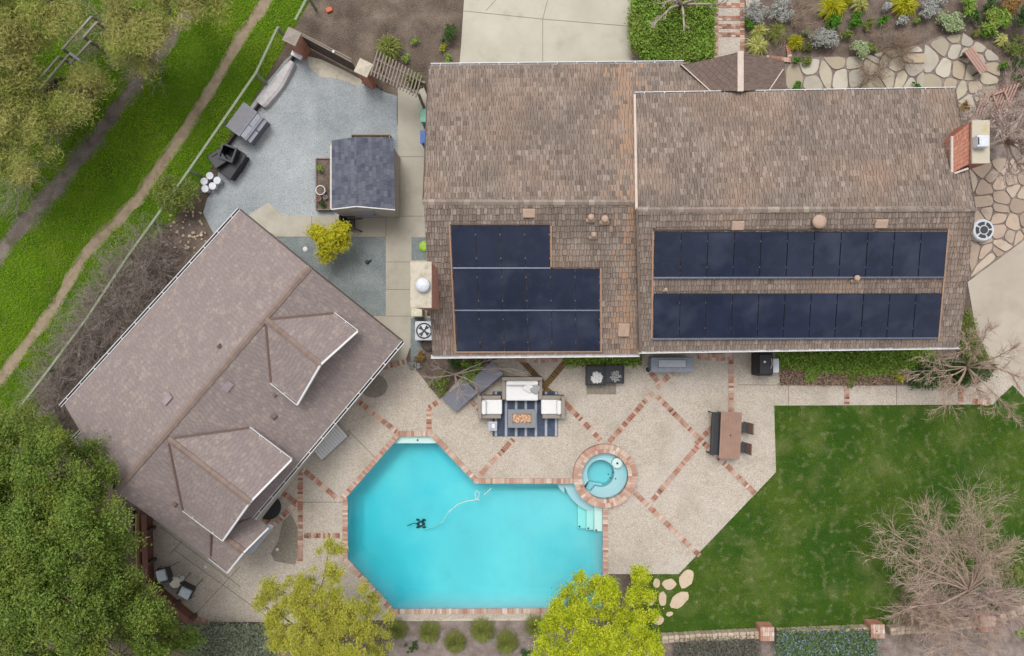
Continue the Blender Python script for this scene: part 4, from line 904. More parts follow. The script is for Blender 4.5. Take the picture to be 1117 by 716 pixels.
# wooden gate
t = thing('wooden_gate', 'dark wooden picket gate between the two brick pillars', 'gate', P(357, 62)); a, b = P(331, 48, 0), P(391, 80, 0)
for h_ in (.45, 1.25): mb = MB(); mb.bar(a + Vector((0, 0, h_)), b + Vector((0, 0, h_)), .06, .1); mb.build('rail', m_wood_grey, t)
mb = MB()
for i in range(26):
    q = a.lerp(b, (i + .5) / 26); mb.bar(q + Vector((.03, -.05, .1)), q + Vector((.03, -.05, 1.3)), .08, .025, 0, up=(.5, .9, 0))
mb.build('pickets', m_wood_dark, t); mb = MB(); q = P(364, 57, 1.3); mb.lathe([(.05, 0), (.06, .06), (0, .09)], tuple(q), 8); mb.build('post_cap', m_white, t)
mb = MB(); mb.bar(a + Vector((-.1, .12, 1.3)), b + Vector((0, .12, 1.3)), .05, .05); mb.build('top_brace', m_wood_grey, t)
sheet('bare_concrete_strip', wob(px([(336, 62), (352, 66), (372, 76), (396, 88), (392, 96), (368, 86), (350, 84), (338, 74)]), .03), .012, m_capstone, thick=0)
# slatted arbor
t = thing('slatted_arbor', 'weathered wooden arbor with parallel slats next to the house corner', 'arbor', P(432, 88)); hh = 2.1
a, b = P(404, 77, hh), P(458, 103, hh); d = (b - a).normalized(); s_ = Vector((-d.y, d.x, 0)) * 1
for k in (-.0, .52): mb = MB(); mb.bar(a + s_ * k, b + s_ * k, .08, .12); mb.build('beam', m_wood_grey, t)
for i in range(15):
    q = a.lerp(b, (i + .7) / 15.5); x_ = Vector((.26, .93, 0)); mb = MB(); mb.bar(q - x_ * .22 + Vector((0, 0, .09)), q + x_ * (.92 - .012 * i) + Vector((0, 0, .09)), .055, .07); mb.build('slat', m_wood_grey, t)
for q in (a.lerp(b, .03), a.lerp(b, .97)):
    for k in (0, .52): p = q + s_ * k; mb = MB(); mb.bar((p.x, p.y, 0), (p.x, p.y, hh - .06), .1, .1, up=(0, 1, 0)); mb.build('post', m_wood_grey, t)
# metal rail fence along the meadow
t = thing('rail_fence', 'pale single rail fence running between the meadow and the yard', 'fence', P(250, 150))
for run in ([(336, -4), (322, 22)], [(303, 30), (279, 80), (206, 186), (166, 243), (140, 279), (95, 347), (52, 405), (8, 462), (-60, 550)]):
    pts = [P(a_, b_, 1.25) for a_, b_ in run]
    for i in range(len(pts) - 1): mb = MB(); mb.bar(pts[i], pts[i + 1], .1, .05); mb.build('rail', m_post, t)
    for i in range(len(pts) - 1):
        L_ = (pts[i + 1] - pts[i]).length; n = max(1, round(L_ / 2.4))
        for k in range(n):
            q = pts[i].lerp(pts[i + 1], k / n); mb = MB(); mb.bar((q.x, q.y, 0), (q.x, q.y, 1.24), .11, .11, up=(0, 1, 0)); mb.build('post', m_post, t)
mb = MB(); mb.bar(P(328, 52, .15), P(280, 118, .15), .06, .3); mb.bar(P(280, 118, .15), P(247, 160, .15), .06, .3); solo(mb, 'timber_edging', m_wood_dark, P(305, 85), 'low dark timber edging between the gravel yard and the grass', 'edging')
# white railings of the creek crossing under the willows
for runs, lb in (((((68, 54), (100, 18)), ((35, 96), (64, 62)), ((91, 41), (106, 24))), 'pale broken railing on the far side of the crossing under the willows'), ((((76, 70), (99, 45)), ((38, 104), (75, 60)), ((118, 6), (124, 0))), 'pale broken railing on the near side of the crossing under the willows')):
    q = P(*runs[0][0]); t = thing('wooden_railing', lb, 'railing', q)
    for a_, b_ in runs:
        A_, B_ = P(*a_, 1.7), P(*b_, 1.7); mb = MB(); mb.bar(A_, B_, .09, .06); mb.build('rail', m_wood_pale, t)
        for q in (A_, B_): mb = MB(); mb.bar((q.x, q.y, 0), (q.x, q.y, 1.66), .08, .08, up=(0, 1, 0)); mb.build('post', m_wood_grey, t)
mb = MB(); mb.bar(P(76, 58, 1.9), P(88, 67, 1.9), .1, .06); q_ = P(82, 62.5, 1.85); mb.bar((q_.x, q_.y, 0), q_, .08, .08, up=(0, 1, 0)); solo(mb, 'wooden_post', m_ltgrey, P(82, 62), 'pale cross bar on a post between the two willow railings', 'post')
# bins against the house
for y0_, y1_, m, lb in ((119, 134, flat('green_bin', (130, 186, 160)), 'pale green wheeled bin half under the house eave'), (143, 157, flat('blue_bin', (70, 110, 190)), 'blue wheeled bin half under the house eave')):
    a, b = P(458.5, y0_, 1.0), P(475, y1_, 1.0); t = thing('wheeled_bin', lb, 'bin', ((a.x + b.x) / 2, (a.y + b.y) / 2, 0)); mb = MB(); mb.rbox(((a.x + b.x) / 2, (a.y + b.y) / 2, .5), (b.x - a.x - .05, a.y - b.y - .04, 1.0), .05); mb.build('body', m, t)
    mb = MB(); mb.rbox(((a.x + b.x) / 2, (a.y + b.y) / 2, 1.03), (b.x - a.x, a.y - b.y, .07), .03); mb.build('lid', m, t)
p = P(463, 269); mb = MB(); mb.lathe([(.22, .03), (.24, .08), (.16, .14), (0, .15)], tuple(p), 14); solo(mb, 'garden_ball', flat('lime_plastic', (170, 220, 60)), (p.x, p.y, .03), 'lime green disc on the small gravel square beside the house', 'disc')
# electrics box, AC unit
a = P(457, 341); mb = MB(); mb.rbox((a.x, a.y, .4), (.5, .4, .75), .03); solo(mb, 'utility_box', flat('cream_box', (232, 226, 196)), a, 'cream utility box at the foot of the left chimney', 'box')
p = P(465, 361); t = thing('air_conditioner', 'white air conditioner unit with round fan left of the house', 'air conditioner', (p.x, p.y, 0)); mb = MB(); mb.rbox((p.x, p.y, .4), (.82, .85, .78), .04); mb.build('casing', m_whitemetal, t)
mb = MB(); mb.lathe([(.36, .792), (.36, .8), (.3, .8), (.29, .795)], (p.x, p.y, 0), 24); mb.f = [f for f in mb.f if len(f) == 4]; mb.m = [0] * len(mb.f); mb.build('fan_ring', m_dark, t)
mb = MB(); mb.lathe([(.3, .788), (.3, .794), (0, .794)], (p.x, p.y, 0), 20); mb.build('fan_well', m_metal, t)
mb = MB(); mb.lathe([(.07, .8), (.07, .83), (0, .83)], (p.x, p.y, 0), 10)
for k in range(4):
    an = k * math.pi / 2 + .5; d1 = Vector((math.cos(an), math.sin(an), 0)); d2 = Vector((math.cos(an + .7), math.sin(an + .7), 0)); c_ = Vector((p.x, p.y, .803)); mb.add([c_ + d1 * .06, c_ + d1 * .28, c_ + d2 * .27 + Vector((0, 0, .02)), c_ + d2 * .06 + Vector((0, 0, .02))], [(0, 1, 2, 3)])
mb.build('fan', m_dark, t)
p = P(467, 376); mb = MB(); mb.lathe([(.22, 0), (.28, .3), (.22, .34), (0, .3)], tuple(p), 14); solo(mb, 'round_basin', m_wood_dark, p, 'dark round basin in the narrow bed below the air conditioner', 'basin')
# round condenser on the flagstones
p = P(1073, 251, .4); t = thing('heat_pump', 'round white unit with dark curved vents on the flagstones', 'heat pump', (p.x, p.y, 0)); mb = MB(); mb.lathe([(.46, 0), (.5, .08), (.5, .34), (.46, .4), (.2, .42), (0, .42)], (p.x, p.y, 0), 28); mb.build('casing', m_whitemetal, t, False)
mb = MB(); mb.lathe([(.17, .422), (.17, .445), (0, .45)], (p.x, p.y, 0), 18); mb.build('hub', m_dark, t)
for k in range(5):
    mb = MB(); vs = []
    for r in (.22, .37):
        for j in range(7): an = k * 2 * math.pi / 5 + j * 1.0 / 6 + .2; vs.append((p.x + r * math.cos(an), p.y + r * math.sin(an), .432 - (r > .3) * .003))
    mb.add([(x, y, z - .03) for x, y, z in vs] + vs, [(14 + j, 14 + j + 1, 14 + 7 + j + 1, 14 + 7 + j)[::-1] for j in range(6)] + [(j + 1, j, 14 + j, 14 + j + 1) for j in range(6)] + [(7 + j, 7 + j + 1, 21 + j + 1, 21 + j) for j in range(6)]); mb.build('vent', m_dark, t)

# ------------------------------------------------------------------ patio furniture
ZP = .05
def at_(x, y, h=0): p = P(x, y, h); return (p.x, p.y, ZP)
a, b = P(537.5, 427), P(608.5, 476); rug = thing('striped_rug', 'navy outdoor rug with pale stripes under the sofa set', 'rug', ((a.x + b.x) / 2, (a.y + b.y) / 2, ZP)); m_navy = mat('navy_rug', [A(62, 74, 94), A(76, 88, 108), A(88, 98, 116)], 5, .95, bump=.3); m_stripe = flat('rug_stripe', (176, 180, 190), .95, scale=20)
mb = MB(); mb.box(((a.x + b.x) / 2, (a.y + b.y) / 2, ZP + .022), (b.x - a.x, a.y - b.y, .02)); mb.build('mat', m_navy, rug)
for xs in (541, 552, 563, 573.5, 584.5, 595.5, 606.5): mb = MB(); q = P(xs, 0).x; mb.box((q, (a.y + b.y) / 2, ZP + .0345), (.11, a.y - b.y - .02, .004)); mb.build('stripe', m_stripe, rug)
def sofa(name, label, cat, x0, x1, y0, y1, back, seats=1, pillows=()):
    a, b = P(x0, y0, .55), P(x1, y1, .55); cx, cy = (a.x + b.x) / 2, (a.y + b.y) / 2; W, D = b.x - a.x, a.y - b.y; t = thing(name, label, cat, (cx, cy, ZP + .035)); z = ZP + .035
    mb = MB(); mb.rbox((cx, cy, z + .2), (W, D, .3), .03); mb.build('base', m_wicker, t)
    def slab(nm, c, d, m, r=.03): q = MB(); q.rbox(c, d, r); return q.build(nm, m, t, False)
    g = .17
    if back == 'N': slab('backrest', (cx, a.y - g / 2, z + .38), (W, g, .66), m_wicker); arms = [((a.x + g / 2, cy - g / 2, z + .31), (g, D - g, .52)), ((b.x - g / 2, cy - g / 2, z + .31), (g, D - g, .52))]
    if back == 'W': slab('backrest', (a.x + g / 2, cy, z + .38), (g, D, .66), m_wicker); arms = [((cx + g / 2, a.y - g / 2, z + .31), (W - g, g, .52)), ((cx + g / 2, b.y + g / 2, z + .31), (W - g, g, .52))]
    if back == 'E': slab('backrest', (b.x - g / 2, cy, z + .38), (g, D, .66), m_wicker); arms = [((cx - g / 2, a.y - g / 2, z + .31), (W - g, g, .52)), ((cx - g / 2, b.y + g / 2, z + .31), (W - g, g, .52))]
    for c_, d_ in arms: slab('armrest', c_, d_, m_wicker)
    if back == 'N':
        slab('seat_cushion', (cx, cy - g / 2 - .03, z + .44), (W - 2 * g - .01, D - g + .04, .17), m_cushion, .06)
        slab('back_cushion', (cx, a.y - g - .1, z + .62), (W - 2 * g - .03, .2, .34), m_cushion, .08)
    else:
        s = 1 if back == 'E' else -1
        slab('seat_cushion', (cx - s * (g / 2 + .03), cy, z + .44), (W - g + .04, D - 2 * g - .01, .17), m_cushion, .06)
        slab('back_cushion', ((b.x - g - .1) if s > 0 else (a.x + g + .1), cy, z + .6), (.2, D - 2 * g - .03, .32), m_cushion, .08)
    for (px_, py_) in ((a.x + .06, a.y - .06), (b.x - .06, a.y - .06), (a.x + .06, b.y + .06), (b.x - .06, b.y + .06)): q = MB(); q.box((px_, py_, z + .03), (.06, .06, .06)); q.build('foot', m_dark, t)
    for (x, y, rz, m) in pillows: p = P(x, y, .6); q = MB(); q.rbox((p.x, p.y, z + .62), (.42, .4, .14), .07, rz, tilt=(.35, .1)); q.build('throw_pillow', m, t)
    return t
m_sw = flat('grey_pillow', (178, 176, 176), .9, scale=12)
sofa('loveseat', 'grey wicker loveseat with white cushions and two throw pillows', 'sofa', 547.5, 591.5, 411, 436, 'N', 2, ((576.5, 423, -.6, m_cushion), (584, 424, .9, m_sw)))
sofa('armchair', 'grey wicker armchair with white cushions left of the fire table', 'armchair', 521.5, 546.5, 431.5, 456.5, 'W'); sofa('armchair', 'grey wicker armchair with white cushions right of the fire table', 'armchair', 591.5, 616, 431.5, 456.5, 'E')
a, b = P(554, 446.5, .5), P(584.5, 466.5, .5); cx, cy = (a.x + b.x) / 2, (a.y + b.y) / 2; t = thing('fire_table', 'grey rectangular fire table filled with amber lava rock', 'fire pit', (cx, cy, ZP + .035)); W, D = b.x - a.x, a.y - b.y; m_ft = flat('fire_table_grey', (142, 142, 146), .7, scale=10)
mb = MB(); mb.rbox((cx, cy, ZP + .25), (W - .14, D - .14, .42), .02); mb.build('base', m_ft, t); mb = MB(); f = .2
for c_, d_ in (((cx, a.y - f / 2, ZP + .5), (W, f, .07)), ((cx, b.y + f / 2, ZP + .5), (W, f, .07)), ((a.x + f / 2, cy, ZP + .5), (f, D - 2 * f, .07)), ((b.x - f / 2, cy, ZP + .5), (f, D - 2 * f, .07))): mb.box(c_, d_)
mb.build('table_top', m_ft, t); m_lava = mat('lava_rock', [A(214, 160, 116), A(232, 190, 150), A(196, 138, 100), A(240, 214, 184)], island=True, rough=.8)
mb = MB()
for i in range(170): mb.rbox((random.uniform(a.x + f + .03, b.x - f - .03), random.uniform(b.y + f + .03, a.y - f - .03), ZP + random.uniform(.46, .5)), (random.uniform(.04, .08),) * 3, .015, random.random() * 3)
mb.build('lava_rock', m_lava, t)
a = P(537.5, 465, .45); t = thing('side_table', 'small white side table at the left corner of the rug', 'side table', (a.x, a.y, ZP)); mb = MB(); mb.rbox((a.x, a.y, ZP + .44), (.4, .42, .05), .02); mb.build('table_top', m_ltgrey, t); mb = MB(); mb.box((a.x, a.y, ZP + .22), (.3, .3, .38), taper=.85); mb.build('base', m_dark, t)
mb = MB(); mb.rbox((a.x + .03, a.y + .02, ZP + .5), (.14, .2, .07), .02); solo(mb, 'folded_towel', m_cushion, (a.x + .03, a.y + .02, ZP + .465), 'small folded white cloth on the side table', 'cloth')
# chaise longue: foot part flat, back part raised
t = thing('chaise_longue', 'slate grey chaise longue beneath the bare shrub by the house', 'sun lounger', P(517, 425, 0) + Vector((0, 0, ZP)))
def quadslab(mb, q, th): mb.add([Vector(v) for v in q] + [Vector(v) - Vector((0, 0, th)) for v in q], [(0, 1, 2, 3), (7, 6, 5, 4), (0, 4, 5, 1), (1, 5, 6, 2), (2, 6, 7, 3), (3, 7, 4, 0)]); return mb
quadslab(MB(), [P(482, 435, .42), P(497, 450, .42), P(521, 429, .42), P(508, 415, .42)][::1], .14).build('seat_cushion', m_lounge, t)
quadslab(MB(), [P(512, 417, .45), P(524, 429, .45), P(549, 408, .95), P(537, 394, .95)], .12).build('back_cushion', m_lounge2 if 'm_lounge2' in globals() else m_lounge, t)
mb = MB(); A4 = [P(484, 436, .26), P(498, 448, .26), P(546, 409, .26), P(534, 396, .26)]
for i in range(4): mb.bar(A4[i], A4[(i + 1) % 4], .05, .06)
mb.bar(P(524, 429, .33), P(549, 408, .84), .04, .05); mb.build('frame', m_dark, t)
for q in A4: mb = MB(); mb.bar((q.x, q.y, ZP), (q.x, q.y, .24), .05, .05, up=(0, 1, 0)); mb.build('leg', m_dark, t)
# black square planters
def fleafs(cx, cy, z, n, r, m, parent, name='foliage', size=.12, up=.15):
    vs = []
    for i in range(n):
        an = random.random() * 6.28; rr = r * math.sqrt(random.random()); c_ = Vector((cx + rr * math.cos(an), cy + rr * math.sin(an), z + random.uniform(0, up)))
        d1 = Vector((math.cos(an), math.sin(an), random.uniform(-.3, .4))).normalized() * size * random.uniform(.6, 1.3); d2 = Vector((-math.sin(an), math.cos(an), random.uniform(-.4, .4))) * size * .35
        vs += [c_ - d1, c_ + d2, c_ + d1, c_ - d2]
    np_mesh(name, [tuple(v - worldloc(parent)) for v in vs], 4, m, parent)
for (x, y, s, lb, m, n) in ((650, 410, 21, 'black square planter with white blossom, left of the pair', m_cushion, 150), (670.5, 408.5, 20, 'black square planter with greyish blossom, right of the pair', m_sw, 90)):
    p = P(x, y, .4); w_ = s / 24.3; t = thing('square_planter', lb, 'planter', (p.x, p.y, ZP)); mb = MB()
    for c_, d_ in (((0, w_ / 2 - .02, .22), (w_, .04, .44)), ((0, -w_ / 2 + .02, .22), (w_, .04, .44)), ((w_ / 2 - .02, 0, .22), (.04, w_ - .08, .44)), ((-w_ / 2 + .02, 0, .22), (.04, w_ - .08, .44))): mb.box((p.x + c_[0], p.y + c_[1], ZP + c_[2]), d_)
    mb.build('box', m_black, t); mb = MB(); mb.box((p.x, p.y, ZP + .19), (w_ - .09, w_ - .09, .36)); mb.build('soil', m_dark, t); fleafs(p.x + .02, p.y - .08, ZP + .4, n, .24, m, t, 'blossom', .07)
# grey storage bench
a, b = P(710, 390, .85), P(756, 406, .85); cx, cy = (a.x + b.x) / 2, (a.y + b.y) / 2; t = thing('outdoor_console', 'long grey console with recessed lid against the house wall', 'console', (cx, cy, ZP)); W, D = b.x - a.x, a.y - b.y; m_cons = flat('console_grey', (146, 152, 164), .6)
mb = MB(); mb.rbox((cx, cy, ZP + .4), (W - .06, D - .06, .8), .02); mb.build('body', m_cons, t); mb = MB(); mb.rbox((cx, cy, ZP + .82), (W, D, .06), .02); mb.build('top', m_cons, t)
mb = MB(); i0, j0 = W * .33, D * .27; cy2 = cy + .05
for c_, d_ in (((cx, cy2 + j0, ZP + .862), (2 * i0, .025, .02)), ((cx, cy2 - j0, ZP + .862), (2 * i0, .025, .02)), ((cx + i0, cy2, ZP + .862), (.025, 2 * j0, .02)), ((cx - i0, cy2, ZP + .862), (.025, 2 * j0, .02))): mb.box(c_, d_)
mb.build('lid_frame', m_grey, t); mb = MB(); mb.box((cx, cy2, ZP + .856), (2 * i0 - .04, 2 * j0 - .04, .01)); mb.build('lid', m_ltgrey, t)
# grill
a, b = P(826, 383, .9), P(842, 411, .9); cx, cy = (a.x + b.x) / 2, (a.y + b.y) / 2; t = thing('barbecue_grill', 'covered black barbecue grill on the patio below the eave', 'barbecue', (cx, cy, ZP)); W, D = b.x - a.x, a.y - b.y; mb = MB(); mb.rbox((cx, cy, ZP + .4), (W - .04, D - .04, .8), .05); mb.build('cabinet', m_black, t)
mb = MB(); mb.rbox((cx, cy, ZP + .95), (W, D * .92, .34), .12); l_ = mb.build('hood', m_black, t); mb = MB(); mb.tube([(cx + .16, cy - .2, ZP + 1.13), (cx + .22, cy - .0, ZP + 1.15), (cx + .2, cy + .25, ZP + 1.13)], .022, 6); mb.build('handle', m_metal, l_)
mb = MB(); mb.lathe([(.05, 1.12), (.05, 1.15), (0, 1.16)], (cx - .1, cy + .1, ZP), 10); mb.build('gauge', m_whitemetal, l_)
mb = MB(); mb.rbox((cx + W / 2 + .17, cy - .08, ZP + .82), (.3, .62, .06), .02); mb.build('side_shelf', m_whitemetal, t)
# dining set
a, b = P(787, 449.5, .75), P(809, 500, .75); rzt = -.045; cx, cy = P(796.5, 475, .75).x, P(796.5, 475, .75).y; t = thing('dining_table', 'long brown outdoor dining table near the lawn', 'table', (0, 0, 0)); mb = MB(); W, D = .93, 2.08
for i in range(8): mb.box((-W / 2 + (i + .5) * W / 8, 0, .73), (W / 8 - .006, D, .04))
mb.build('table_top', m_table, t); mb = MB(); mb.bar((-.35, -.9, .66), (-.35, .9, .66), .04, .08); mb.bar((.35, -.9, .66), (.35, .9, .66), .04, .08); mb.bar((-.35, -.9, .66), (.35, -.9, .66), .04, .08); mb.bar((-.35, .9, .66), (.35, .9, .66), .04, .08); mb.build('apron', m_dark, t)
for sx in (-1, 1):
    for sy in (-1, 1): mb = MB(); mb.box((sx * .38, sy * .92, .35), (.07, .07, .7)); mb.build('leg', m_dark, t)
mb = MB(); mb.lathe([(.035, .75), (.035, .762), (0, .762)], (0, 0, 0), 10); mb.build('umbrella_hole', m_black, t)
t.location = (cx, cy, ZP); t.rotation_euler = (0, 0, rzt)
p = P(781, 473, .6); t = thing('garden_bench', 'dark slatted bench along the left side of the dining table', 'bench', (0, 0, 0)); mb = MB()
for i in range(4): mb.box((-.13 + i * .1, 0, .43), (.085, 1.86, .03))
mb.build('seat', m_dark, t); mb = MB()
for i in range(3): mb.box((-.22 - .02 * i, 0, .58 + i * .12), (.03, 1.86, .09))
mb.build('backrest', m_dark, t)
for sy in (-1, 1):
    mb = MB(); mb.bar((-.24, sy * .93, .62), (.2, sy * .93, .6), .05, .03); mb.build('armrest', m_dark, t)
    for sx in (-.22, .2): mb = MB(); mb.box((sx, sy * .91, .2), (.05, .05, .4)); mb.build('leg', m_dark, t)
t.location = (p.x, p.y, ZP); t.rotation_euler = (0, 0, rzt)
def dchair(x, y, label):
    p = P(x, y, .6); t = thing('dining_chair', label, 'chair', (0, 0, 0), 0, 'chairs at the brown dining table'); mb = MB(); mb.rbox((-.05, 0, .43), (.46, .46, .05), .03); mb.build('seat', m_dark, t)
    mb = MB(); mb.rbox((.21, 0, .7), (.05, .5, .5), .02, tilt=(0, .22)); mb.build('backrest', m_wood_dark2, t)
    for sx in (-.24, .16):
        for sy in (-.2, .2): mb = MB(); mb.box((sx, sy, .2), (.04, .04, .42)); mb.build('leg', m_dark, t)
    t.location = (p.x, p.y, ZP); t.rotation_euler = (0, 0, rzt); return t
m_wood_dark2 = flat('brown_back', (124, 98, 86), .7)
dchair(812, 467, 'dark chair with brown back, upper of two right of the dining table'); dchair(810, 489, 'dark chair with brown back, lower of two right of the dining table')
# west terrace: two chairs and a round table
def tchair(x, y, rz, label):
    p = P(x, y, .4); t = thing('terrace_chair', label, 'chair', (0, 0, 0), 0, 'black chairs on the lower terrace'); mb = MB(); mb.rbox((0, 0, .4), (.6, .62, .05), .02); mb.build('seat', m_black, t); mb = MB(); mb.rbox((-.12, .0, .48), (.46, .52, .11), .05); mb.build('cushion', flat('pale_blue_cushion', (214, 222, 228)) if 'pale_blue_cushion' not in MATS else MATS['pale_blue_cushion'], t)
    mb = MB(); mb.rbox((.34, 0, .68), (.06, .62, .6), .02, tilt=(0, .3)); mb.build('backrest', m_black, t)
    for sy in (-.3, .3):
        mb = MB(); mb.bar((-.28, sy, .6), (.36, sy, .62), .04, .03); mb.build('armrest', m_black, t)
        for sx in (-.27, .3): mb = MB(); mb.tube([(sx, sy, .6), (sx * 1.15 + (.2 if sx > 0 else 0), sy * 1.02, 0)], .015, 6); mb.build('leg', m_black, t)
    t.location = (p.x, p.y, ZP); t.rotation_euler = (0, 0, rz)
tchair(181, 626, .25, 'black chair with pale cushion, upper left of the round white table'); tchair(205, 643, 1.1, 'black chair with pale cushion, lower right of the round white table')
p = P(191.5, 635, .5); t = thing('round_table', 'small round white table between the two terrace chairs', 'table', (p.x, p.y, ZP)); mb = MB(); mb.lathe([(.24, .47), (.26, .5), (.24, .52), (0, .52)], (p.x, p.y, ZP), 24); mb.build('table_top', flat('cream_table', (226, 218, 200)), t); mb = MB(); mb.lathe([(.18, 0), (.04, .04), (.04, .47)], (p.x, p.y, ZP), 12); mb.build('pedestal', m_white, t)
# black fire bowl tucked under the eave, path lights
p = P(294, 552, .3); t = thing('fire_bowl', 'large round black bowl half under the guest house eave', 'bowl', (p.x, p.y, ZP)); mb = MB(); mb.lathe([(.3, 0), (.5, .3), (.56, .42), (.58, .42), (.56, .44), (.5, .4), (.3, .3), (0, .26)], (p.x, p.y, ZP), 32); mb.build('bowl', m_black, t); mb = MB(); mb.lathe([(.54, .425), (.54, .45), (0, .5)], (p.x, p.y, ZP), 32); mb.build('cover', m_black, t)
for (x, y, lb) in ((225, 618, 'small white disc light on the terrace below the guest house'), (303, 599, 'small white disc light in the dark patch by the guest house')): p = P(x, y); mb = MB(); mb.lathe([(.07, 0), (.07, .03), (.03, .05), (0, .05)], (p.x, p.y, .058), 12); solo(mb, 'disc_light', m_white, (p.x, p.y, .058), lb, 'light')
# striped bench cover by the guest house eave
t = thing('slatted_lounger', 'pale grey slatted lounger half under the guest house eave', 'sun lounger', P(358, 482) + Vector((0, 0, ZP))); mb = MB(); a, b, c_, d = P(351, 502, .35), P(379, 476, .35), P(367, 462, .35), P(338, 488, .35)
for i in range(12): s0_, s1_ = (i + .08) / 12, (i + .9) / 12; quadslab(mb, [a.lerp(b, s0_), a.lerp(b, s1_), d.lerp(c_, s1_), d.lerp(c_, s0_)], .025)
mb.build('slats', m_white, t); mb = MB()
for q0, q1 in ((a, b), (d, c_)): mb.bar(q0 - Vector((0, 0, .05)), q1 - Vector((0, 0, .05)), .05, .05)
mb.build('frame', m_grey, t)
for q in (a, b, c_, d): mb = MB(); mb.bar((q.x, q.y, ZP), (q.x, q.y, .29), .05, .05, up=(0, 1, 0)); mb.build('leg', m_grey, t)
# redwood screen fence on the terrace edge, logs, low walls
t = thing('redwood_fence', 'reddish wooden board fence bounding the lower terrace', 'fence', P(165, 600)); pts = [(157, 561), (159, 636), (169, 648), (198, 672), (208, 680)]
for (h_, w_, z_) in ((.05, .24, .72), (.66, .05, .36)):
    for i in range(len(pts) - 1): mb = MB(); mb.bar(P(*pts[i], .72) + Vector((0, 0, z_ - .72)), P(*pts[i + 1], .72) + Vector((0, 0, z_ - .72)), w_, h_); mb.build('board', m_wood_red, t)
for q in ((158, 580), (159, 615), (166, 646), (186, 662), (204, 677)): p = P(*q, .72); mb = MB(); mb.bar((p.x + .1, p.y, 0), (p.x + .1, p.y, .76), .12, .12, up=(0, 1, 0)); mb.build('post', m_wood_dark, t)
for x, lb in ((151, 'long pale log lying outside the redwood fence'),): mb = MB(); mb.tube([P(x, 560, .12), P(x - .5, 590, .13), P(x + .5, 622, .12)], [.14, .13, .12], 8); solo(mb, 'log', m_log, P(x, 590), lb, 'log')
mb = MB(); mb.bar(P(145, 556, .1), P(147, 610, .1), .1, .2); solo(mb, 'timber_edging', m_wood_dark, P(146, 580), 'dark timber edging left of the pale log', 'edging')
mb = MB(); p = P(222, 679); 
brick_run(mb, P2(210, 674), P2(230, 680), .3, z=.06, th=.08); struct(mb, 'brick_edge', m_brick_pale)
mb = MB(); mb.bar(P(232, 680, .08), P(292, 680, .08), .08, .16); struct(mb, 'patio_kerb', m_wood_dark)

# low stone wall and brick posts under the lawn
def stone_wall(name, pts, label, h=.4, wd=.34):
    t = thing(name, label, 'wall', P(*pts[0])); mb = MB()
    for i in range(len(pts) - 1):
        a, b = P(*pts[i]), P(*pts[i + 1]); L_ = (b - a).length; x = 0; d = (b - a).normalized(); n_ = Vector((-d.y, d.x, 0)); rz = math.atan2(d.y, d.x)
        while x < L_:
            l_ = random.uniform(.12, .3)
            for k in range(2):
                w_ = wd / 2 * random.uniform(.85, 1.1); c_ = a + d * (x + l_ / 2) + n_ * (k - .5) * wd / 2
                mb.rbox((c_.x, c_.y, h / 2 + random.uniform(-.02, .02)), (l_ - .01, w_, h), .03, rz + random.uniform(-.12, .12))
            x += l_
    mb.build('stones', m_stone_pale2, t)
    mb = MB()
    for i in range(len(pts) - 1): mb.bar(P(*pts[i]) + Vector((0, 0, h * .42)), P(*pts[i + 1]) + Vector((0, 0, h * .42)), wd * .8, h * .84)
    mb.build('core', m_mortar, t)
m_stone_pale2 = mat('wall_stone', [A(196, 178, 154), A(214, 198, 172), A(180, 160, 138), A(206, 190, 168), A(190, 166, 146)], island=True, rough=.9, spots=[(A(160, 140, 120), 20, .4)])
stone_wall('stone_wall', [(720, 694), (828, 688.5)], 'low pale stone wall below the lawn, left of the first brick post'); stone_wall('stone_wall', [(846, 688.5), (949, 684.5)], 'low pale stone wall behind the blue flowered hedge'); stone_wall('stone_wall', [(966, 685), (1030, 681), (1072, 676)], 'low pale stone wall under the dry brush of the bare tree'); stone_wall('stone_wall', [(1086, 672), (1122, 655), (1160, 645)], 'low pale stone wall curving off at the lower right corner')
def post(x, y, label, s=.62, h=.62):
    p = P(x, y, h); t = thing('brick_post', label, 'post', (p.x, p.y, 0)); mb = MB(); mb.box((p.x, p.y, h / 2 - .04), (s - .06, s - .06, h - .1)); mb.build('core', m_mortar, t); mb = MB(); brick_box(mb, p.x - s / 2 + .02, p.x + s / 2 - .02, p.y - s / 2 + .02, p.y + s / 2 - .02, 0, h - .12); mb.build('brickwork', m_brick_wall, t)
    mb = MB()
    for j in range(3):
        for i in range(6): mb.box((p.x - s / 2 + (i + .5) * s / 6, p.y - s / 2 + (j + .5) * s / 3, h - .03), (s / 6 - .01, s / 3 - .012, .07 + random.uniform(0, .01)))
    mb.build('cap', m_brick_pale, t)
post(837, 692, 'square brick post with pale cap left of the blue flowered hedge'); post(957.5, 689, 'square brick post right of the blue flowered hedge'); post(1078, 681, 'square brick post under the bare tree', .7)

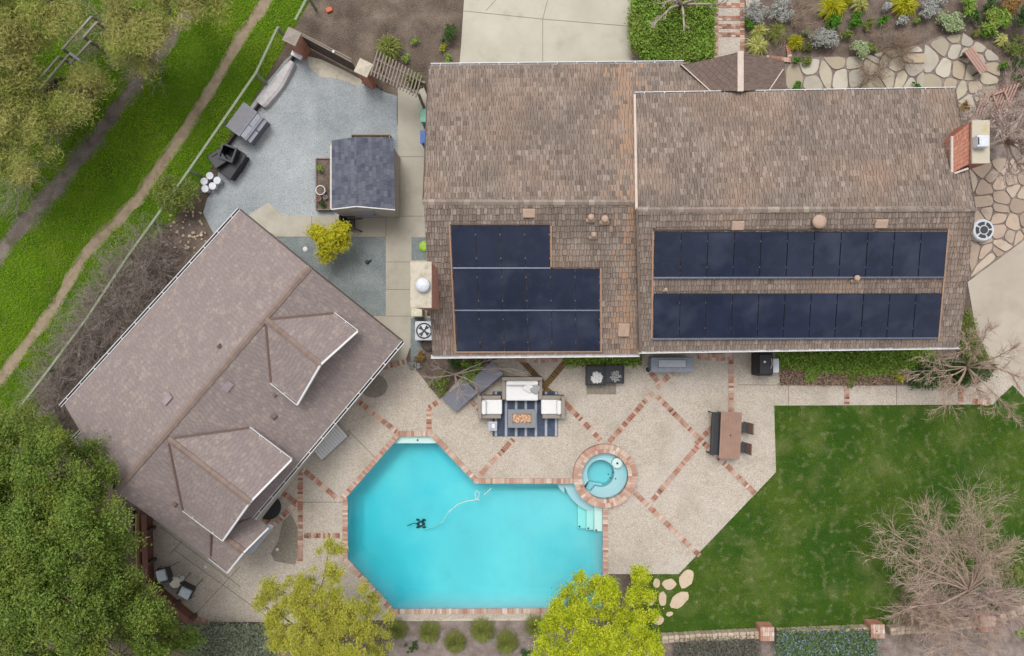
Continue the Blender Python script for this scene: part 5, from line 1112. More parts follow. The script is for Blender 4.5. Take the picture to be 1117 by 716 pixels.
# ------------------------------------------------------------------ flagstones
def cells(name, seeds, region, z, m, gap=.045, th=.03, smooth=True):
    seeds = [P2(*s) for s in seeds]; reg = ccw([P2(*q) for q in region]); mb = MB(); mb2 = None
    for i, s in enumerate(seeds):
        poly = list(reg)
        for j, q in enumerate(seeds):
            if i == j: continue
            mx_, my_ = (s[0] + q[0]) / 2, (s[1] + q[1]) / 2; dx, dy = q[0] - s[0], q[1] - s[1]; l_ = math.hypot(dx, dy); mx_ -= dx / l_ * gap; my_ -= dy / l_ * gap
            a_ = (mx_, my_); b_ = (mx_ - dy, my_ + dx); poly = clip(poly, a_, b_)
            if len(poly) < 3: break
        if len(poly) < 3: continue
        c_ = (sum(p[0] for p in poly) / len(poly), sum(p[1] for p in poly) / len(poly))
        r_ = [math.hypot(p[0] - c_[0], p[1] - c_[1]) for p in poly]
        if max(r_) > 3: continue
        q = poly
        for _ in range(2):      # round the corners
            q = [tuple(Vector(q[k]).lerp(Vector(q[(k + 1) % len(q)]), t_)) for k in range(len(q)) for t_ in (.2, .8)]
        q = [(x + random.uniform(-.012, .012), y + random.uniform(-.012, .012)) for x, y in q]
        mb.prism(q, z - .01, z + th + random.uniform(0, .01))
    return struct(mb, name, m)
Z3 = lambda l: [(800 + x / 6.5, y / 6.5) for x, y in l]; Z4 = lambda l: [(960 + x / 6.51, y / 6.51) for x, y in l]; Z6 = lambda l: [(1020 + x / 6.5, 190 + y / 6.5) for x, y in l]; Z5 = lambda l: [(1000 + x / 6.51, 90 + y / 6.51) for x, y in l]
sheet('path_sand', px([(856, 66), (898, 62), (940, 64), (985, 56), (1030, 38), (1052, 38), (1074, 50), (1090, 66), (1088, 90), (1096, 130), (1130, 150), (1130, 260), (1056, 306), (1050, 250), (1030, 110), (856, 106)]), .014, m_gray_mulch, thick=0)
cells('flagstone_path', Z3([(430, 550), (545, 500), (560, 570), (650, 525), (735, 455), (755, 540), (850, 460), (860, 530), (975, 480), (1010, 420), (990, 600)]) + Z4([(-20, 400), (20, 430), (70, 370), (100, 470), (230, 350), (230, 410), (230, 500), (60, 540), (150, 560), (215, 600), (290, 580)]), [(857, 73), (870, 68), (900, 63), (940, 62), (1000, 50), (1010, 60), (1006, 100), (857, 98)], .02, m_stone, .03)
cells('flagstone_terrace', Z4([(355, 430), (445, 330), (520, 270), (525, 360), (455, 490), (550, 500), (620, 290), (605, 390), (700, 330), (650, 520), (785, 395), (790, 490), (690, 430), (760, 560), (670, 630), (500, 620), (570, 650), (380, 610), (700, 690), (620, 720), (770, 660)]), [(1008, 50), (1030, 40), (1050, 37), (1072, 50), (1088, 62), (1090, 82), (1084, 104), (1070, 118), (1046, 128), (1030, 112), (1006, 100)], .02, m_stone, .04)
cells('flagstone_court', Z6([(340, 100), (450, 60), (540, 50), (350, 200), (465, 175), (560, 110), (610, 140), (590, 220), (365, 270), (445, 300), (550, 350), (460, 410), (470, 510), (600, 460), (350, 535), (400, 590), (280, 520), (640, 330), (450, 250), (300, 320), (520, 440), (620, 30), (400, 20), (560, -40), (470, -60), (340, -30), (250, 60), (660, 420), (280, 420), (330, 470), (440, 560), (640, -60), (700, 60), (700, 200), (720, 330)]), [(1046, 175), (1130, 172), (1130, 250), (1058, 303), (1056, 270), (1054, 230)], .02, m_stone_warm, .03)
m_step = m_stone_pale
def stone(x, y, rx_, ry_, rz, lb):
    mb = MB(); q = []
    for k in range(14): an = 2 * math.pi * k / 14; rr = 1 + random.uniform(-.1, .1); u_, v_ = rx_ / 24 * rr * math.cos(an), ry_ / 24 * rr * math.sin(an); q.append((u_ * math.cos(rz) - v_ * math.sin(rz) + P(x, y).x, u_ * math.sin(rz) + v_ * math.cos(rz) + P(x, y).y))
    mb.prism(q, .0, .06); solo(mb, 'stepping_stone', m_step, P(x, y), lb, 'stepping stone', 'stepping stones at the lawn corner')
stone(748.5, 631, 11, 7.5, 1.1, 'largest pale stepping stone touching the patio corner'); stone(730, 637, 7.5, 6, 0, 'oval tan stepping stone left of the largest one'); stone(740.5, 654.5, 12, 7, .75, 'wedge shaped pale stepping stone in the lawn'); stone(716, 635.5, 3.8, 5, 0, 'small stepping stone nearest the patio edge under the yellow tree'); stone(722.5, 653, 4.2, 8, 0, 'narrow upright stepping stone beside the yellow tree'); stone(730, 669.5, 4, 2.4, .3, 'tiniest stepping stone at the lawn corner'); stone(718, 676, 6, 5, .6, 'lowest stepping stone of the lawn corner group'); stone(710, 655, 4, 5, 0, 'stepping stone partly under the yellow tree leaves')

# bench and slatted rack in the top garden
p = P(1064, 66.5, .45); t = thing('garden_bench', 'weathered wooden bench on the flagstone terrace', 'bench', (0, 0, 0)); mb = MB()
for k in range(4): mb.box((0, -.17 + k * .115, .45), (1.25, .1, .035))
mb.build('seat', m_wood_pink, t)
for sx in (-.5, .5): mb = MB(); mb.box((sx, 0, .22), (.06, .42, .42)); mb.build('leg', m_wood_dark, t)
t.location = (p.x, p.y, .05); t.rotation_euler = (0, 0, -.95)
mb = MB(); p = P(1053, 60); mb.rbox((p.x, p.y, .22), (.28, .3, .4), .03, .6); solo(mb, 'clay_block', m_wood_pink, (p.x, p.y, .02), 'squat pinkish stool left of the garden bench', 'stool')
t = thing('slatted_trellis', 'pinkish wooden slatted frame behind the brick chimney', 'trellis', P(1085, 122)); O = Z5([(540, 90), (620, 60), (680, 210), (600, 250)])
mb = MB()
for i in range(4): mb.bar(P(*O[i], 1.1), P(*O[(i + 1) % 4], 1.1), .07, .06)
mb.build('frame', m_wood_pink, t)
for i in range(11):
    a_, b_ = (1062 + i * 3.6, 128 - i * 1.5), (1070 + i * 3.9, 112 - i * 1.3); mb = MB(); mb.bar(P(a_[0], a_[1] + 6, 1.0), P(b_[0] + 2, b_[1] - 8, 1.0), .06, .05); mb.build('slat', m_wood_pink, t)
for q in O: p = P(*q, 1.1); mb = MB(); mb.bar((p.x, p.y, 0), (p.x, p.y, 1.06), .08, .08, up=(0, 1, 0)); mb.build('post', m_wood_pink, t)

# ------------------------------------------------------------------ plants
def leaf_quads(cen, size, nrm_bias=.6, asp=.5, outd=None):
    """cen (n,3) -> (4n,3): one little rhombic leaf at each point, facing mostly up"""
    n = len(cen); d = rng.normal(size=(n, 3)); nrm = rng.normal(size=(n, 3)) * (1 - nrm_bias) + np.array([0, 0, 1.0]) * nrm_bias
    if outd is not None: nrm = nrm + outd * .5
    nrm /= np.linalg.norm(nrm, axis=1)[:, None]; d -= nrm * (d * nrm).sum(1)[:, None]; d /= np.linalg.norm(d, axis=1)[:, None]; e = np.cross(nrm, d)
    s = size * rng.uniform(.6, 1.35, (n, 1)); fold = nrm * s * .18
    return np.stack([cen - d * s, cen + e * s * asp - fold * 0, cen + d * s, cen - e * s * asp], 1).reshape(-1, 3)
def crown_pts(lobes, clumps, per, cr, shell=.55, sub=0, sr=.4):
    """leaf positions: leaf clumps spread over lobes (x,y,z,rx,rz); with sub, each lobe first sprouts smaller knobs"""
    lob = np.array(lobes, float)
    if sub:
        o = []
        for l in lob:
            k = max(3, int(sub * l[3] ** 2)); u = rng.normal(size=(k, 3)); u /= np.linalg.norm(u, axis=1)[:, None]; u[:, 2] = np.abs(u[:, 2]) * rng.choice([1, 1, 1, -.4], k)
            q = rng.uniform(.6, 1.08, k)[:, None]; c = l[:3] + u * q * np.array([l[3], l[3], l[4]]); r = sr * rng.uniform(.45, 1.35, k)
            o += [(*c[i], r[i], r[i] * .72) for i in range(k)]
        lob = np.array(o)
    vol = lob[:, 3] ** 2; pick = rng.choice(len(lob), clumps, p=vol / vol.sum()); L4 = lob[pick]
    u = rng.normal(size=(clumps, 3)); u /= np.linalg.norm(u, axis=1)[:, None]; u[:, 2] = np.where(u[:, 2] < -.25, -u[:, 2], u[:, 2]); r = (shell + (1 - shell) * rng.random(clumps)) * rng.uniform(.8, 1.12, clumps)
    c = L4[:, :3] + u * r[:, None] * np.stack([L4[:, 3], L4[:, 3], L4[:, 4]], 1)
    k = rng.normal(size=(clumps, per, 3)) * np.array([1, 1, .6]) * (cr * rng.uniform(.6, 1.4, clumps))[:, None, None]
    o = np.repeat(u, per, 0)
    return (c[:, None, :] + k).reshape(-1, 3), o
def limbs(mb, base, tips, r0, fork=.35, n=7):
    b = Vector(base)
    for tp in tips:
        tp = Vector(tp); mid = b + (tp - b) * fork; mid.z = b.z + (tp.z - b.z) * min(.75, fork * 1.8); q = mid.lerp(tp, .5) + Vector((random.uniform(-.2, .2), random.uniform(-.2, .2), random.uniform(0, .2)))
        mb.tube([b, mid, q, tp], [r0, r0 * .6, r0 * .35, r0 * .12], n)
def tree(name, label, cat, bx, by, lobes, clumps, per, cr, lsize, m, bark, r0=.16, group=None, asp=.5, extra=None, shell=.55, gz=0.0, bias=.64, sub=0, sr=.4):
    """lobes in photo pixels at their own height: (px, py, z, r, rz)"""
    base = P(bx, by, gz); t = thing(name, label, cat, (base.x, base.y, gz), 0, group); L4 = []
    for (x, y, z, r, rz) in lobes: p = P(x, y, z); L4.append((p.x, p.y, z, r, rz))
    mb = MB(); zt = min(l[2] for l in L4) * .55; mb.tube([(base.x, base.y, gz), (base.x + .03, base.y, zt * .5), (base.x, base.y + .03, zt)], [r0 * 1.25, r0, r0 * .85], 9); limbs(mb, (base.x, base.y, zt * .96), [(l[0], l[1], l[2]) for l in L4], r0 * .75)
    for l in L4:
        for _ in range(5):
            u = Vector((random.gauss(0, 1), random.gauss(0, 1), random.gauss(.3, .7))).normalized(); e = Vector(l[:3]) + Vector((u.x * l[3], u.y * l[3], u.z * l[4])) * .95; mb.tube([l[:3], Vector(l[:3]).lerp(e, .5) + Vector((0, 0, .06)), e], [r0 * .14, r0 * .08, .006], 4)
    mb.build('trunk', bark, t)
    pts, o = crown_pts(L4, clumps, per, cr, shell, sub, sr); v = leaf_quads(pts, lsize, bias, asp, o) - np.array(tuple(base)); np_mesh('crown', v, 4, m, t); return t
def blob(label, cat, x, y, r, h, m, n=900, name='shrub', ls=.05, group=None, ry=None, asp=.5, lob=None, rz=0, z0=0.02):
    """a leafy shrub as one mesh: leaves on knobbly lobes; r, ry in pixels"""
    p = P(x, y, h * .5); r = r / 24; ry = (ry or r * 24) / 24; k = lob or max(4, int(9 * r / .5)); L4 = []; an = rng.uniform(0, 6.28, k); rr = np.sqrt(rng.random(k)) * .72
    for a_, q in zip(an, rr): L4.append((q * math.cos(a_), q * math.sin(a_), .45 + .25 * (1 - q) + rng.uniform(-.06, .06), rng.uniform(.28, .42), .34))
    L4.append((0, 0, .55, .5, .4)); pts, o = crown_pts(L4, max(20, n // 14), 14, .09, .6); pts[:, 2] = np.clip(pts[:, 2], .02, None)
    X = pts[:, 0] * r; Y = pts[:, 1] * ry; c_, s_ = math.cos(rz), math.sin(rz); pts = np.stack([X * c_ - Y * s_, X * s_ + Y * c_, pts[:, 2] * h], 1)
    v = leaf_quads(pts, ls, .45, asp, o); ob = np_mesh(name, v, 4, m); ob.location = (p.x, p.y, z0); return tag(ob, label, cat, group)
def tuft(label, cat, x, y, r, h, m, n=160, name='grass_tussock', wd=.022, group=None, droop=.5, z0=0.02):
    """arching blades from one foot"""
    p = P(x, y, h * .4); r = r / 24; an = rng.uniform(0, 2 * math.pi, n); L_ = r * rng.uniform(.5, 1.08, n); hh = h * rng.uniform(.55, 1.05, n) * (1 - .35 * L_ / r); b0 = rng.normal(size=(n, 2)) * r * .09; quads = []
    for i in range(n):
        d = np.array([math.cos(an[i]), math.sin(an[i])]); s_ = np.array([-d[1], d[0]]) * wd * rng.uniform(.7, 1.4); prev = None
        for t_, z in ((0, 0), (.3, .75), (.65, 1.0), (1.0, 1 - droop)):
            c_ = b0[i] + d * L_[i] * t_; w_ = s_ * (1 - t_ * .85); l_ = (c_[0] - w_[0], c_[1] - w_[1], z * hh[i]); r2 = (c_[0] + w_[0], c_[1] + w_[1], z * hh[i])
            if prev: quads += [prev[0], prev[1], r2, l_]
            prev = (l_, r2)
    # merge each blade's quads so every blade is one piece
    ob = np_mesh(name, np.array(quads), 4, m); ob.location = (p.x, p.y, z0); return tag(ob, label, cat, group)
def twigs(mb, p, d, L_, r, lev, spread=.55, curl=.25, n=5, gravity=0.0, flat_=1.0, zmin=.05):
    """one branch with its side branches, each curving"""
    p = Vector(p); d = Vector(d).normalized(); pts = [p.copy()]; rad = [r]; seg = 4 if lev > 0 else 3; kids = []
    for i in range(seg):
        d = (d + Vector((random.gauss(0, curl), random.gauss(0, curl), random.gauss(0, curl) * .6 - gravity))).normalized(); p = p + d * (L_ / seg)
        if p.z < zmin: p.z = zmin; d.z = abs(d.z)
        pts.append(p.copy()); rad.append(r * (1 - .72 * (i + 1) / seg))
        if lev > 0: kids.append((p.copy(), d.copy(), i))
    mb.tube(pts, rad, 5 if r > .02 else 3)
    if lev > 0:
        for q, dd, i in kids:
            for _ in range(2 if lev > 1 else random.choice((1, 2, 2))):
                s = Vector((random.gauss(0, 1), random.gauss(0, 1), random.gauss(0, .7) * flat_)).normalized(); nd = (dd + s * spread * random.uniform(.8, 1.6)).normalized(); twigs(mb, q, nd, L_ * random.uniform(.42, .66), max(.006, r * .5), lev - 1, spread, curl, n, gravity, flat_, zmin)
def bare_tree(name, label, cat, bx, by, mains, m, r0, lev=3, h0=.5, spread=.5, curl=.2, trunk=True, thin=1.0, reach=1.0):
    """mains: (px,py,z) tips of the main limbs"""
    b = P(bx, by); t = thing(name, label, cat, (b.x, b.y, 0)); mb = MB(); mb.tube([b, b + Vector((.02, .03, h0 * .6)), b + Vector((0, 0, h0))], [r0 * 1.3, r0 * 1.05, r0], 9); tr_ = mb; fork = b + Vector((0, 0, h0)); cr_ = MB()
    for (x, y, z) in mains:
        e = P(x, y, z); d = e - fork; L_ = d.length; mid = fork + d * .5 + Vector((random.gauss(0, .07), random.gauss(0, .07), .12)) * L_ * .5; rr = r0 * .5 * thin
        tr_.tube([fork, fork.lerp(mid, .5) + Vector((0, 0, .04)), mid, e], [rr, rr * .85, rr * .62, rr * .25], 6)
        for k in range(5):
            q = mid.lerp(e, k / 4.0); s = Vector((random.gauss(0, 1), random.gauss(0, 1), random.gauss(.1, .5))).normalized(); twigs(cr_, q, (d.normalized() + s * spread).normalized(), L_ * random.uniform(.28, .5) * reach, rr * .38, lev - 1, spread, curl)
        twigs(cr_, e, d.normalized(), L_ * .22, rr * .25, max(0, lev - 2), spread, curl)
    tr_.build('trunk', m, t); cr_.build('crown', m, t); return t

# top garden
bs = blob
bs('silvery grey shrub beside the brick walk', 'shrub', 822, 14, 14, .6, l_silver, 1500, asp=.25, ls=.07); bs('silvery grey shrub behind the one beside the brick walk', 'shrub', 851, 12, 15, .6, l_silver, 1500, asp=.2, ls=.08)
bs('small dark green shrub beside the brick walk', 'shrub', 818, 26, 7, .4, l_bright, 500); tuft('golden green grass clump near the front walk', 'grass clump', 828, 34, 11, .5, l_tuss_p, 200); tuft('olive yellow grass clump left of the yellow tussock', 'grass clump', 848, 36, 13, .55, l_tuss_g, 240)
tuft('pale lime strappy clump touching the brown porch roof', 'grass clump', 826, 50, 13, .5, l_tuss_p, 200, wd=.03); tuft('bright yellow grass tussock above the porch roof corner', 'grass clump', 868, 46, 10, .55, l_tuss, 220); bs('round green ball shrub at the porch roof corner', 'shrub', 868, 67, 5.5, .4, l_bright, 450)
bs('olive shrub next to the flagstone path start', 'shrub', 880, 67, 8, .3, l_green2, 400); bs('small light green ball shrub in the mulch', 'shrub', 879, 35, 5.5, .35, l_sage, 350); bs('olive green shrub right of the yellow tussock', 'shrub', 882, 52, 7, .3, l_green2, 350)
bs('large mounded grey shrub above the flagstone path', 'shrub', 900, 44, 19, .6, l_silver, 2400, ry=12, rz=-.5, asp=.3, ls=.06); bs('dark green shrub above the large grey mound', 'shrub', 909, 27, 11, .6, l_bright, 1100); bs('yellow green ball shrub right of the large grey mound', 'shrub', 922, 40, 7.5, .45, l_gold2 if 'l_gold2' in globals() else l_green2, 600)
bs('dark green round shrub below the pale yellow tussock', 'shrub', 933, 24, 10, .6, l_bright, 900); tuft('big bright yellow tussock at the top of the garden', 'grass clump', 908, 7, 16, .8, l_tuss, 380, wd=.028); tuft('pale cream yellow tussock at the top edge', 'grass clump', 938, 5, 11, .6, l_tuss_p, 220)
tuft('small yellow tussock cut by the top edge', 'grass clump', 924, -1, 8, .5, l_tuss, 160); bs('pale sage ball shrub above the flagstone path', 'shrub', 935, 54, 12, .6, l_sage, 1300, ls=.045); bs('green shrub just right of the pale sage ball', 'shrub', 950, 53, 7, .4, l_hedge, 500); bs('dull olive shrub between two dark green shrubs', 'shrub', 946, 26, 8, .35, l_green2, 450, asp=.3)
bs('small silver ball shrub left of the brightest tussock', 'shrub', 966, 9, 7, .4, l_silver, 500); tuft('brightest yellow tussock right of the silver ball', 'grass clump', 987, 4, 16, .8, l_tuss, 360, wd=.028); bs('silver ball shrub below the brightest tussock', 'shrub', 983, 23, 8.5, .45, l_silver, 650); bs('small green ball right of the silver ball', 'shrub', 999, 24, 4.5, .3, l_hedge, 260)
bs('upright green shrub beneath the small silver ball', 'shrub', 963, 24, 7, .5, l_bright, 500); bs('wide silver shrub with pink grey stems', 'shrub', 1013, 12, 12, .6, l_silver, 1100, asp=.25, ls=.07); bs('silver shrub cut off by the top edge', 'shrub', 1023, 0, 9, .5, l_silver, 600); bs('long sage mound left of the bench', 'shrub', 1036, 23, 17, .5, l_sage, 2200, ry=12, rz=-.6, ls=.045)
bs('light green spiky shrub at the top edge', 'shrub', 1055, 5, 13, .6, l_sage2 if 'l_sage2' in globals() else l_hedge, 1000, asp=.3, ls=.07); bs('dark green round shrub above the bench', 'shrub', 1063, 20, 8, .5, l_dark, 700); bs('light green spreading shrub right of the bench', 'shrub', 1086, 23, 16, .6, l_hedge, 1400, asp=.3, ls=.08); bs('low dark green shrub below the spreading one', 'shrub', 1077, 38, 8, .35, l_bright, 500)
bs('low olive green shrub just above the bench', 'shrub', 1065, 37, 6, .3, l_green2, 350); tuft('small pale cream rosette right of the bench', 'grass clump', 1093, 44, 8, .35, l_tuss_p, 130, wd=.04); bs('orange brown shrub in the top right corner', 'shrub', 1098, 2, 15, .6, l_rust, 1000); bs('dark green bush at the right edge of the top garden', 'shrub', 1117, 22, 17, 1.0, l_dark, 1500); bs('dark green bush against the right edge lower down', 'shrub', 1116, 88, 13, .8, l_dark, 900); bs('dark green bush behind the upper garden row', 'shrub', 1079, 10, 9, .5, l_dark, 600)
bs('sprawling olive shrub right of the cream rosette', 'shrub', 1108, 52, 15, .4, l_green2, 1000, asp=.25, ls=.07); bs('small green plant right of the flagstone terrace', 'shrub', 1095, 71, 6, .3, l_bright, 300); bs('fine leaved green clump at the far right of the garden', 'shrub', 1113, 70, 9, .4, l_dark, 500)
bs('small green plant at the edge of the long gutter', 'shrub', 1000, 95, 6, .3, l_bright, 300); bs('second small green plant by the porch corner path', 'shrub', 869, 96, 7, .3, l_bright, 350); bs('dry olive shrub beside the chimney', 'shrub', 1052, 118, 10, .5, l_rust, 500, asp=.25)
for (x, y, r, lb) in ((962, 52, 20, 'dry tan brush sprawling over the flagstone path'), (948, 88, 17, 'dry tan brush growing at the long gutter'), (985, 62, 17, 'dry brown brush below the silver ball shrub')):
    b = P(x, y); mb = MB()
    for k in range(13): an = random.random() * 6.28; twigs(mb, (b.x, b.y, .03), (math.cos(an), math.sin(an), random.uniform(.3, .9)), r / 24 * 1.0, .011, 2, .6, .25)
    o = solo(mb, 'dry_brush', m_twig_warm, b, lb, 'dry shrub')
b = P(852, 22); mb = MB()
for k in range(9): an = random.uniform(-1.6, 1.0); twigs(mb, (b.x, b.y, .1), (math.cos(an), math.sin(an), .5), 1.15, .014, 2, .5, .2)
solo(mb, 'bare_shrub', m_twig_warm, b, 'leafless tan shrub spreading over the grey mulch', 'bare shrub')
# clipped hedge mass, left of the walk
def hedge(name, label, poly, h, m, n, cat='hedge', ls=.06, per=12, cr=.1, asp=.55, zz=0.02, kind=None, bump=.5):
    """leafy mass filling a px polygon up to height h"""
    q = ccw([P2(*p, h * .8) for p in poly]); xs = [p[0] for p in q]; ys = [p[1] for p in q]; X = rng.uniform(min(xs), max(xs), n * 3); Y = rng.uniform(min(ys), max(ys), n * 3); ins = np.zeros(len(X), bool); j = len(q) - 1
    for i in range(len(q)):
        xi, yi = q[i]; xj, yj = q[j]; c_ = ((yi > Y) != (yj > Y)) & (X < (xj - xi) * (Y - yi) / (yj - yi + 1e-12) + xi); ins ^= c_; j = i
    X, Y = X[ins][:n], Y[ins][:n]; bumpz = (np.sin(X * 3.1 + Y * 1.7) + np.sin(X * 1.3 - Y * 2.9) + np.sin(X * 5.3 + 1)) / 6; Zt = h * (1 + bumpz * bump) * rng.uniform(.55, 1.05, len(X))
    C3 = np.stack([X, Y, Zt], 1); pts = (C3[:, None, :] + rng.normal(size=(len(X), per, 3)) * cr * np.array([1, 1, .8])).reshape(-1, 3); pts[:, 2] = np.clip(pts[:, 2], .03, None); cx, cy = float(np.mean(xs)), float(np.mean(ys)); v = leaf_quads(pts, ls, .5, asp) - np.array([cx, cy, 0])
    o = np_mesh(name, v, 4, m); o.location = (cx, cy, zz); core = None
    return tag(o, label, cat) if kind is None else tag(o, label, None, None, kind)
hedge('clipped_hedge', 'broad green clipped hedge between driveway and brick walk', [(692, -12), (688, 30), (690, 50), (706, 68), (750, 68), (777, 64), (778, -12)], .85, l_hedge, 4200, ls=.055)
hedge('ground_cover', 'green ground cover strip below the right roof eave', [(848, 387), (1015, 382), (1020, 396), (960, 408), (900, 405), (850, 398)], .3, l_hedge, 1500, 'ground cover', ls=.05)
hedge('ivy_patch', 'dark green ivy patch left of the bare tree at the roof corner', [(996, 402), (1024, 392), (1050, 398), (1082, 400), (1078, 410), (1048, 419), (996, 420)], .4, l_dark, 900, 'ivy', ls=.06)
hedge('low_plants', 'reddish dry ground plants right of the barbecue', [(852, 397), (900, 404), (950, 404), (990, 402), (990, 418), (852, 419)], .15, l_brown, 380, 'plants', ls=.06, asp=.3)
bs('green leafy shrub among the dry plants right of the barbecue', 'shrub', 884, 406, 11, .35, l_hedge, 700); bs('low olive shrub along the path under the right eave', 'shrub', 928, 412, 10, .3, l_green2, 500); bs('yellow green plant beside the walking path', 'shrub', 980, 411, 8, .3, l_yellow, 260)
hedge('ground_cover', 'low green planting below the left eave behind the square planters', [(618, 388), (696, 387), (696, 396), (618, 396)], .25, l_hedge, 420, 'ground cover')
hedge('ground_cover', 'greyish ground cover at the roof corner by the east driveway', [(1046, 345), (1058, 340), (1066, 372), (1080, 394), (1068, 400), (1048, 384)], .25, l_green2, 420, 'ground cover', asp=.25)
bs('green shrub under the left eave above the grey chaise', 'shrub', 515, 404, 14, .7, l_hedge, 1100); bs('round green shrub in the corner bed left of the chaise', 'shrub', 481, 419, 13, .7, l_green2, 1100); bs('dark leafy shrub touching the left eave corner', 'shrub', 498, 396, 10, .5, l_dark, 500); bs('rusty shrub below the air conditioner', 'shrub', 460, 390, 9, .5, l_rust, 400, asp=.3); bs('low grey shrub at the tip of the corner bed', 'shrub', 452, 400, 9, .35, l_silver, 380, asp=.3)
# soil area, top left
tuft('strappy dark green clump behind the arbor', 'grass clump', 424, 52, 15, .7, l_tuss_g, 260, wd=.035); bs('small bright green plant behind the arbor slats', 'shrub', 441, 64, 6, .35, l_hedge, 300); bs('feathery olive bush between the arbor and the house', 'shrub', 456, 94, 11, 2.3, l_green2, 1000, asp=.25, ls=.08)
bs('grey green round shrub beside the driveway soil', 'shrub', 489, 39, 12, .6, flat('dummy', (90, 110, 95)) if False else l_sage3 if 'l_sage3' in globals() else l_dark, 800, asp=.4); bs('little light green tuft in the bare soil', 'shrub', 453, 45, 5.5, .25, l_hedge, 260); bs('small green plant at the driveway corner', 'shrub', 489, 64, 6, .3, l_hedge, 300); bs('tiny yellow green plant left of the driveway', 'shrub', 484, 53, 4.5, .25, l_yellow, 160)
mb = MB(); mb.rbox(tuple(P(359, 11, .06)), (.3, .22, .12), .04, .4); solo(mb, 'orange_stone', flat('orange_clay', (206, 104, 60)), P(359, 11), 'orange clay lump in the bare soil', 'stone')
# yard plants
tree('golden_shrub', 'bright golden green small tree in the gravel court', 'small tree', 367, 266, [(360, 262, 1.5, .5, .4), (350, 257, 1.6, .38, .3), (372, 252, 1.7, .4, .35), (356, 275, 1.3, .4, .35), (374, 264, 1.3, .35, .3), (345, 252, 1.4, .3, .25)], 300, 16, .1, .07, l_gold, m_bark, .06, asp=.3)
bs('leafy weeds in the raised bed left of the shed', 'weeds', 351, 186, 5, .35, l_hedge, 220, z0=.28); bs('dark weeds at the lower end of the raised bed', 'weeds', 355, 224, 4, .3, l_dark, 160, z0=.28)
bs('feathery grey green bush beside the buckets', 'shrub', 193, 214, 27, 1.7, l_willow3 if 'l_willow3' in globals() else l_green2, 2600, asp=.18, ls=.09)
# pool side round bushes
gp = 'round olive bushes below the pool'
for (x, y, r, lb) in ((468, 691, 13, 'round olive bush below the pool, first right of the olive tree'), (496, 702, 13, 'round olive bush second in the row, slightly lower'), (526, 689, 15, 'largest round olive bush in the middle of the row'), (552, 702, 14, 'round olive bush lower, right of the largest one'), (584, 684, 13, 'round olive bush tucked against the bright yellow tree'), (433, 688, 12, 'round olive bush half under the olive yellow tree')): tuft(lb, 'bush', x, y, r, .75, l_tuss_g, 650, 'round_bush', .014, gp, droop=.75)
bs('small dark shrub below the first round bush', 'shrub', 449, 706, 7, .3, l_dark, 260); bs('dark leafy shrub at the lower edge left of the yellow tree', 'shrub', 573, 712, 8, .4, l_dark, 400)
hedge('grey_shrubs', 'dark grey green planting row below the stone wall', [(738, 699), (825, 696), (826, 722), (738, 722)], .45, l_silverdark if 'l_silverdark' in globals() else mat('grey_foliage', [B(104, 104, 92), B(128, 124, 112), B(88, 90, 76), B(140, 136, 124)], island=True, trans=.2), 900, 'planting', asp=.3, ls=.06)
hedge('flowering_hedge', 'clipped hedge sprinkled with small blue flowers', [(849, 690), (955, 688), (955, 722), (849, 722)], .55, l_blue, 1500, 'hedge', ls=.05)
hedge('grey_ground_cover', 'silver green shrub mass below the terrace kerb', [(205, 683), (290, 683), (300, 700), (290, 730), (210, 730)], .5, mat('sage_foliage', [B(120, 128, 104), B(146, 152, 128), B(98, 108, 86), B(160, 164, 146)], island=True, trans=.2), 1500, 'shrubs', asp=.3, ls=.07)
# stones and debris by the guest house
m_rub = m_stone_pale2; mb = MB()
for i in range(70): p = P(random.gauss(205, 13), random.gauss(252, 14)); s = random.uniform(.04, .16); mb.rbox((p.x, p.y, s * .3), (s, s * random.uniform(.6, 1), s * .6), s * .2, random.random() * 3)
o = mb.build('rubble', m_rub); tag(o, 'scattered pale rubble on the soil beside the guest house roof', kind='stuff')
# ------------------------------------------------------------------ trees
T_ = tree
wk = dict(group='feathery trees by the creek', asp=.13, sub=9, sr=.42, shell=.2)
T_('willow_tree', 'olive feathery tree filling the top left corner', 'tree', 10, 30, [(0, 8, 5.2, 1.7, 1.1), (30, 22, 5.0, 1.4, 1.0), (55, 2, 5.0, 1.5, 1.0), (12, 60, 4.4, 1.3, .9), (-20, 50, 5, 1.5, 1.0), (72, 22, 4.2, .8, .6), (38, 52, 4.0, .8, .6)], 1500, 26, .2, .085, l_willow, m_bark, .3, **wk)
T_('willow_tree', 'olive feathery tree left of the crossing, below the corner tree', 'tree', 5, 125, [(8, 92, 4.2, 1.1, .8), (12, 128, 4.2, 1.1, .8), (25, 158, 3.8, 1.1, .7), (0, 160, 3.8, 1.0, .7), (-5, 192, 3.6, 1.0, .7), (20, 110, 3.6, .8, .6)], 1000, 26, .2, .085, l_willow, m_bark, .26, **wk)
T_('willow_tree', 'olive feathery tree between the railings and the dirt track', 'tree', 82, 108, [(86, 100, 3.6, .95, .7), (100, 108, 3.3, .7, .6), (76, 118, 3.3, .8, .6), (60, 124, 3.2, .7, .5), (90, 84, 3.0, .5, .4)], 560, 26, .18, .085, l_willow, m_bark, .2, **wk)
T_('willow_tree', 'olive feathery tree overhanging the upper dirt track', 'tree', 152, 36, [(152, 12, 4.4, 1.1, .8), (148, 44, 4.0, .95, .7), (160, 60, 3.4, .6, .5), (132, 46, 3.8, .6, .5), (170, 34, 3.8, .7, .5)], 640, 26, .18, .085, l_willow, m_bark, .22, **wk)
